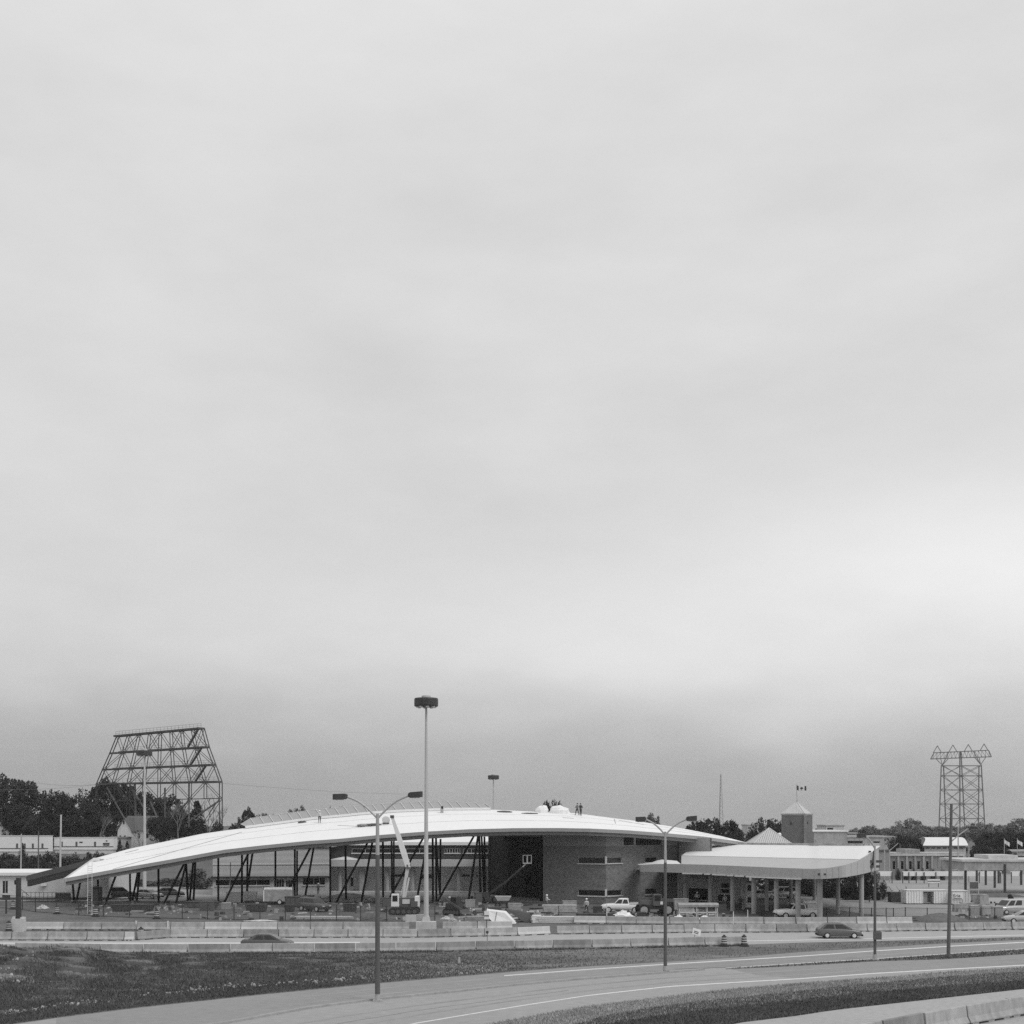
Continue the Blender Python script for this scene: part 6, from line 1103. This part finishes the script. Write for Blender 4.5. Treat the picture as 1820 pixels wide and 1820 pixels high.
for kind, i, x, yt, w_, d, lb in (('round', 0, -28, 1384, 90, 300, 'tall dark tree cut by the left border on the hillside'), ('round', 1, 12, 1377, 80, 305, 'tallest dark tree near the left border on the hillside'), ('round', 2, 52, 1385, 84, 300, 'broad dark tree right of the tallest hillside tree'), ('round', 3, 28, 1428, 70, 292, 'lower dark tree in front of the tallest hillside trees'), ('round', 4, 98, 1400, 40, 312, 'taller of two slim trees between the hillside tree masses'), ('round', 2, 118, 1407, 36, 310, 'smaller of two slim trees between the hillside tree masses'), ('round', 4, 88, 1440, 64, 300, 'dark tree below the two slim hillside trees'), ('round', 0, 140, 1411, 62, 305, 'rounded dark tree left of the steel sign frame'), ('round', 1, 190, 1383, 78, 322, 'high dark tree behind the left leg of the steel sign frame'), ('round', 2, 162, 1424, 66, 296, 'mid-height dark tree before the left leg of the steel sign frame'), ('round', 3, 222, 1390, 66, 325, 'high dark tree behind the middle of the steel sign frame'), ('round', 4, 190, 1437, 60, 294, 'dark tree left of the white gabled house'), ('round', 0, 262, 1408, 70, 325, 'dark tree behind the high-mast lamp and sign frame'), ('round', 1, 300, 1412, 64, 322, 'dark tree behind the lookout platform'), ('round', 2, 318, 1440, 60, 294, 'low dark tree right of the lookout platform'), ('cone', 0, 350, 1428, 56, 296, 'dark conifer before the right leg of the steel sign frame'), ('round', 3, 285, 1449, 50, 284, 'dark tree at the foot of the lookout platform'), ('round', 4, 60, 1448, 60, 288, 'leafy tree behind the two office trailers'), ('round', 0, 120, 1450, 70, 296, 'dark tree above the right office trailer'), ('round', 3, 155, 1455, 60, 292, 'dark tree above the right end of the right office trailer')):
    ptree(kind, i, x, yt, w_, d, lb, 'leaf_dark', HG)
HS = 'bushes on the slope below the trailers'
for i, (x, yt, w_) in enumerate(((-25, 1506, 60), (14, 1508, 50), (46, 1510, 46), (66, 1512, 34), (92, 1506, 46), (128, 1510, 46), (160, 1508, 40), (176, 1506, 30), (24, 1522, 60), (85, 1524, 60), (140, 1520, 56))):
    ptree('shrub', i % 3, x, yt, w_, 243-(3*i) % 10-(6 if i > 7 else 0), f'dark bush, {ORD[i]} in the {"upper" if i < 8 else "lower"} slope planting counted from the left border', 'leaf_dark', HS)
for i, (x, yt, w_, d) in enumerate(((213, 1494, 16, 275), (226, 1496, 14, 275), (40, 1500, 16, 262))): ptree('cone', i % 2, x, yt, w_, d, ('left of two small conifers before the white house', 'right of two small conifers before the white house', 'small conifer before the left office trailer')[i], 'leaf_dark', 'small conifers on the hill')
RG_ = 'low trees along the roof skyline'
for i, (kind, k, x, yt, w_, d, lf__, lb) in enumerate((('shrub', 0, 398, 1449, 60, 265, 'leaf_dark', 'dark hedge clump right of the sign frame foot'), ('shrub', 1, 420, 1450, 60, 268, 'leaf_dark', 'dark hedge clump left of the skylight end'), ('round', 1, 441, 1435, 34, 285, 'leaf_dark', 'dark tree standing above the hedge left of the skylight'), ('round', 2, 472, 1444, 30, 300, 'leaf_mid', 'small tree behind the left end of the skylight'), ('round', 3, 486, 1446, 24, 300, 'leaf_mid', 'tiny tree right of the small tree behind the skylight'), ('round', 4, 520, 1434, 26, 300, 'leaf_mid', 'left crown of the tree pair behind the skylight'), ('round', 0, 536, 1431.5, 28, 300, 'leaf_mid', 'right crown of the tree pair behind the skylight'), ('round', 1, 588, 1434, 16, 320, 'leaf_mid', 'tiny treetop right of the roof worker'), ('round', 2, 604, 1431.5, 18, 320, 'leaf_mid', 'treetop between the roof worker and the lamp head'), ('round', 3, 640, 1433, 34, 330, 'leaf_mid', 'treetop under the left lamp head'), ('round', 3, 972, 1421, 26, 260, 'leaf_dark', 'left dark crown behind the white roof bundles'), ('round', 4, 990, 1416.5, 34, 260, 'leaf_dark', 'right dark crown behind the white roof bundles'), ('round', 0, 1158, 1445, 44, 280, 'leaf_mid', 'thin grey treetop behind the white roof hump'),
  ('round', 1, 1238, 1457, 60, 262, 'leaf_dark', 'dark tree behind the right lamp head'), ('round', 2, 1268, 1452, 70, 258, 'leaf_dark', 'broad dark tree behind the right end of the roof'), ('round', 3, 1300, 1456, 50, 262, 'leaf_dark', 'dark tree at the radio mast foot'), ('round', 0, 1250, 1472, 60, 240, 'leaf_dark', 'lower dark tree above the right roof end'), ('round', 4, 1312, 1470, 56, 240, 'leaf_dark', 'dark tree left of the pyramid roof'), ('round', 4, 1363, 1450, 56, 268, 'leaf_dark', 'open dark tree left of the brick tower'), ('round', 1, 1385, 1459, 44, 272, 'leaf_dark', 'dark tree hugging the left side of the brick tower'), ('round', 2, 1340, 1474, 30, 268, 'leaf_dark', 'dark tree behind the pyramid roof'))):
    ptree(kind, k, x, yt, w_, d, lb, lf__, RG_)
p = P(400, 1400, 1); 
FG = 'hazy trees on the far right skyline'
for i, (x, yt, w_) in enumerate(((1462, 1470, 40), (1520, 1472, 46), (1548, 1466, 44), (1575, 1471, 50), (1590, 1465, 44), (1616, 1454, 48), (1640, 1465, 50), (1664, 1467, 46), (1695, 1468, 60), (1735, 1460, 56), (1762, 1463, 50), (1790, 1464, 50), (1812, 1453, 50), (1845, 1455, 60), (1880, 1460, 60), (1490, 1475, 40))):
    ptree('round', i % 5, x, yt, w_, 430+(i*37) % 70, f'hazy skyline tree, {ORD[i]} of the far trees beyond the station counted rightward' if i < 15 else 'hazy skyline tree behind the rooftop block', 'leaf_hazed', FG)
for i, (x, yt, w_, d, lb) in enumerate(((1598, 1482, 46, 262, 'dark round tree left of the white barrel roof'), (1622, 1487, 40, 266, 'dark tree touching the white barrel roof'), (1612, 1500, 44, 258, 'lower dark tree behind the stone station gable'), (1760, 1478, 60, 275, 'large dark tree right of the white barrel roof'), (1795, 1470, 66, 285, 'tall dark tree by the right border'), (1745, 1500, 50, 262, 'lower dark tree above the steel canopy'), (1780, 1505, 50, 262, 'dark tree behind the steel canopy roof'), (1835, 1475, 70, 280, 'dark tree cut by the right border'), (1700, 1484, 40, 330, 'grey tree behind the white barrel roof'), (1650, 1482, 46, 340, 'grey tree above the left end of the white barrel roof'), (1532, 1469.5, 16, 310, 'small dark rooftop shrub tree beside the lamp arm'))): ptree('round', i % 5, x, yt, w_, d, lb, 'leaf_dark', 'dark trees around the arched hall')
for i, (x, yt, w_, d, lb) in enumerate(((1545, 1546, 34, 172, 'dark shrub at the canopy tip beside the lamp pole'), (1565, 1558, 26, 176, 'dark shrub right of the lamp pole'), (1510, 1560, 40, 178, 'dark shrub between the last two canopy columns'), (1478, 1562, 40, 182, 'dark shrub behind the prow columns'), (1440, 1562, 40, 186, 'dark shrub behind the box cap pickup'), (1400, 1562, 40, 188, 'dark shrub behind the middle canopy columns'), (1370, 1564, 34, 190, 'dark shrub right of the toll booth'), (1350, 1570, 24, 190, 'dark shrub just behind the toll booth'))): ptree('shrub' if i else 'round', i % 3, x, yt, w_, d, lb, 'leaf_dark', 'dark shrubs behind the canopy columns')
for i, (x, yt, w_, d) in enumerate(((1358, 1556, 40, 196), (1392, 1553, 44, 194), (1428, 1552, 46, 193), (1462, 1553, 46, 190), (1496, 1552, 44, 186), (1526, 1552, 40, 181))): ptree('round', i % 5, x, yt, w_, d, f'dark small tree, {ORD[i]} from the left in the row behind the canopy columns', 'leaf_dark', 'small trees behind the canopy columns'); ptree('shrub', (i+1) % 3, x+14, yt+14, 44, d-3, f'dark low shrub, {ORD[i]} from the left in the front shrub row behind the canopy columns', 'leaf_dark', 'front shrub row behind the canopy columns')
for i, x in enumerate((1596, 1611, 1625, 1641, 1658, 1675)): ptree('shrub', i % 3, x, 1539.5, 10, 233, f'low bush, {ORD[i]} from the left along the stone station front', 'leaf_dark', 'bushes along the stone station')
ptree('round', 3, 760, 1488, 60, 225, 'dark tree behind the terminal wing left of the pale arm', 'leaf_dark', RG_); ptree('round', 4, 830, 1486, 70, 225, 'dark tree behind the terminal wing right end', 'leaf_dark', RG_); ptree('shrub', 1, 350, 1535, 60, 205, 'dark bush left of the tan building under the roof', 'leaf_mid', RG_); ptree('shrub', 2, 310, 1555, 60, 215, 'dark bush behind the parked cars under the roof', 'leaf_mid', RG_); ptree('shrub', 0, 260, 1560, 60, 215, 'dark bush behind the silver car', 'leaf_mid', RG_)
# bare trees by the sign frame
def bare(x, yb, yt, d, seed, label):
    r = random.Random(seed); f = P(x, yb, d); f.z = hgt(f.x, f.y); hh = H-(yt-HY)/F*d-f.z; t = thing('bare_tree', label, 'tree', f, 0, 'bare trees by the sign frame'); tr = MB(); br = MB()
    def grow(p, dr, ln, rad, lev):
        e = p+dr*ln; (tr if lev == 0 else br).tube(p, e, rad, rad*.62, 5)
        if lev < 4:
            for k in range(3 if lev < 3 else 2): nd = (dr+V((r.uniform(-.75, .75), r.uniform(-.5, .5), r.uniform(.0, .45)))).normalized(); grow(p.lerp(e, r.uniform(.6, 1)), nd, ln*r.uniform(.55, .8), rad*.6, lev+1)
    grow(V((0, 0, 0)), V((r.uniform(-.12, .12), 0, 1)).normalized(), hh*.36, hh*.014, 0); part(t, 'trunk', tr, 'bare_bark'); part(t, 'branches', br, 'bare_bark')
bare(372, 1500, 1402, 288, 1, 'bare branching tree before the right leg of the sign frame'); bare(386, 1500, 1420, 286, 5, 'bare thin tree just right of the sign frame'); bare(318, 1500, 1408, 282, 3, 'pale bare tree right of the lookout platform'); bare(248, 1512, 1440, 280, 4, 'small bare tree before the white gabled house'); bare(176, 1512, 1430, 284, 6, 'thin bare tree below the left leg of the sign frame')

# ------------------------------------------------------------------ grass, stones
def scatter(name, A, B, n, h0, h1, m, label, x0=None, x1=None, lean=.35, wmin=.02, wmax=.05, dens=None):
    st_ = strip(A, B, 60, 10, .0, x0, x1); tri = np.array([(st_.v[f[0]], st_.v[f[1]], st_.v[f[2]], st_.v[f[3]]) for f in st_.f], dtype=float)
    ar = np.linalg.norm(np.cross(tri[:, 1]-tri[:, 0], tri[:, 3]-tri[:, 0]), axis=1); pick = rng.choice(len(tri), n, p=ar/ar.sum()); u = rng.uniform(0, 1, (n, 1)); v = rng.uniform(0, 1, (n, 1)); T4 = tri[pick]
    p = (T4[:, 0]*(1-u)+T4[:, 1]*u)*(1-v)+(T4[:, 3]*(1-u)+T4[:, 2]*u)*v
    keep = np.ones(n, bool) if dens is None else np.array([dens(*q[:2]) > rng.uniform() for q in p]); p = p[keep]; n = len(p)
    a = rng.uniform(0, 6.283, n); wd = rng.uniform(wmin, wmax, n); dx = np.stack([np.cos(a)*wd, np.sin(a)*wd, np.zeros(n)], 1); hh = rng.uniform(h0, h1, n); tip = p+np.stack([rng.normal(0, lean, n)*hh, rng.normal(0, lean, n)*hh, hh], 1)
    vs = np.empty((n*3, 3)); vs[0::3] = p-dx; vs[1::3] = p+dx; vs[2::3] = tip
    me = bpy.data.meshes.new(name); me.from_pydata(vs.tolist(), [], [(3*i, 3*i+1, 3*i+2) for i in range(n)]); me.materials.append(MATS[m]); o = bpy.data.objects.new(name, me); C.objects.link(o); o['kind'] = 'stuff'; o['label'] = label; return o
def clump(X, Y): s = math.sin(X*.31+math.sin(Y*.43)*2)+math.sin(X*.83-Y*.57)+math.sin(Y*1.1+X*.2)*.7; return .55+.25*s
def vd(X, Y):                                # thick on the left mound, thin and patchy by the barriers
    e = lerp(X, EX, EY); k = lerp(X, [-60, -20, -5, 12, 30, 45], [1, .95, .5, .13, .12, .4]); nearrow = sstep((104-Y)/9); return k*((.75 if X < -20 else .35)+(.25 if X < -20 else .65)*nearrow)*(.95 if X < -15 else .7+.3*max(0, min(1, clump(X, Y)+.3)))
scatter('verge_grass', off(ROW3, 1), off(RE_FAR, -.1), 330000, .05, .17, 'blade_green', 'rough dark grass on the verge and mound', dens=vd, wmin=.015, wmax=.04)
scatter('mound_weeds', off(ROW3, 4), off(RE_FAR, -3), 26000, .12, .32, 'blade_dark', 'taller dark weeds on the left mound', x0=-300, x1=420, dens=lambda X, Y: .8 if clump(X*1.3, Y*1.3) > .5 else .12, wmin=.02, wmax=.06)
scatter('dry_grass_blades', off(RE_NEAR, -.4), off(DRY_N, 9), 95000, .06, .22, 'blade_dry', 'pale dry grass beside the ramp', x0=700, x1=2050, wmin=.02, wmax=.05, dens=lambda X, Y: .35+.65*max(0, min(1, clump(X*.8, Y*1.4)+.25))); scatter('dark_grass_blades', off(DRY_N, -7), DARK_N, 130000, .06, .2, 'blade_dark', 'dark mown grass in the swale', x0=850, x1=2050, wmin=.025, wmax=.06)
scatter('median_weeds', off(WL2, 1.2), MED_N, 5000, .05, .2, 'blade_green', 'weeds along the narrow median', x0=1300, x1=2000); scatter('barrier_foot_weeds', off(ROW3, .4), off(ROW3, 2.2), 9000, .05, .3, 'blade_dark', 'dark weeds along the foot of the front barriers', x0=100, x1=1330, dens=lambda X, Y: max(0, clump(X*2, Y)-.15))
def stones(n, line, x0, x1, sd, sm, name, label, p0=None):
    r = random.Random(31); q = MB()
    for i in range(n):
        x = r.uniform(x0, x1); y_ = on(line, x)+r.gauss(0, sd); p = G(x, y_); p.z = hgt(p.x, p.y); s = sm*r.uniform(.4, 1.3)*(1 if r.random() < .85 else 1.8)
        vs = [p+V((s*math.cos(a)*r.uniform(.6, 1.1), s*math.sin(a)*r.uniform(.6, 1.1), -.03)) for a in (0, 1.26, 2.5, 3.77, 5)]+[p+V((s*.6*math.cos(a)*r.uniform(.5, 1.1), s*.6*math.sin(a), s*r.uniform(.5, 1))) for a in (.3, 1.5, 2.8, 4, 5.3)]
        q.add(vs, [(i_, (i_+1) % 5, 5+(i_+1) % 5, 5+i_) for i_ in range(5)]+[(5, 6, 7, 8, 9)])
    struct(name, q, 'stone', 'stuff', label)
SL = [(-60, 1811), (40, 1800), (130, 1787), (260, 1772), (400, 1757), (560, 1746), (700, 1737), (850, 1727), (960, 1718)]
stones(520, SL, -60, 900, 1.6, .085, 'edge_stones', 'line of pale broken stones along the ramp verge'); stones(120, [(0, 1745), (60, 1752), (200, 1745)], -20, 60, 12, .09, 'scattered_stones', 'a few pale stones scattered on the left mound')

# ------------------------------------------------------------------ air
m = MB().bb(-2600, 2600, -400, 3100, -31.0, 62); hz = m.mesh('haze'); ho = bpy.data.objects.new('haze', hz); C.objects.link(ho); ho['kind'] = 'stuff'; ho['label'] = 'thin pale haze in the air'
hm = bpy.data.materials.new('haze'); hm.use_nodes = True; hm.node_tree.nodes.clear(); vo = hm.node_tree.nodes.new('ShaderNodeVolumePrincipled'); vo.inputs['Color'].default_value = (.9, .9, .9, 1); vo.inputs['Density'].default_value = .00016; vo.inputs['Anisotropy'].default_value = .2
oo = hm.node_tree.nodes.new('ShaderNodeOutputMaterial'); hm.node_tree.links.new(vo.outputs[0], oo.inputs['Volume']); hz.materials.append(hm)
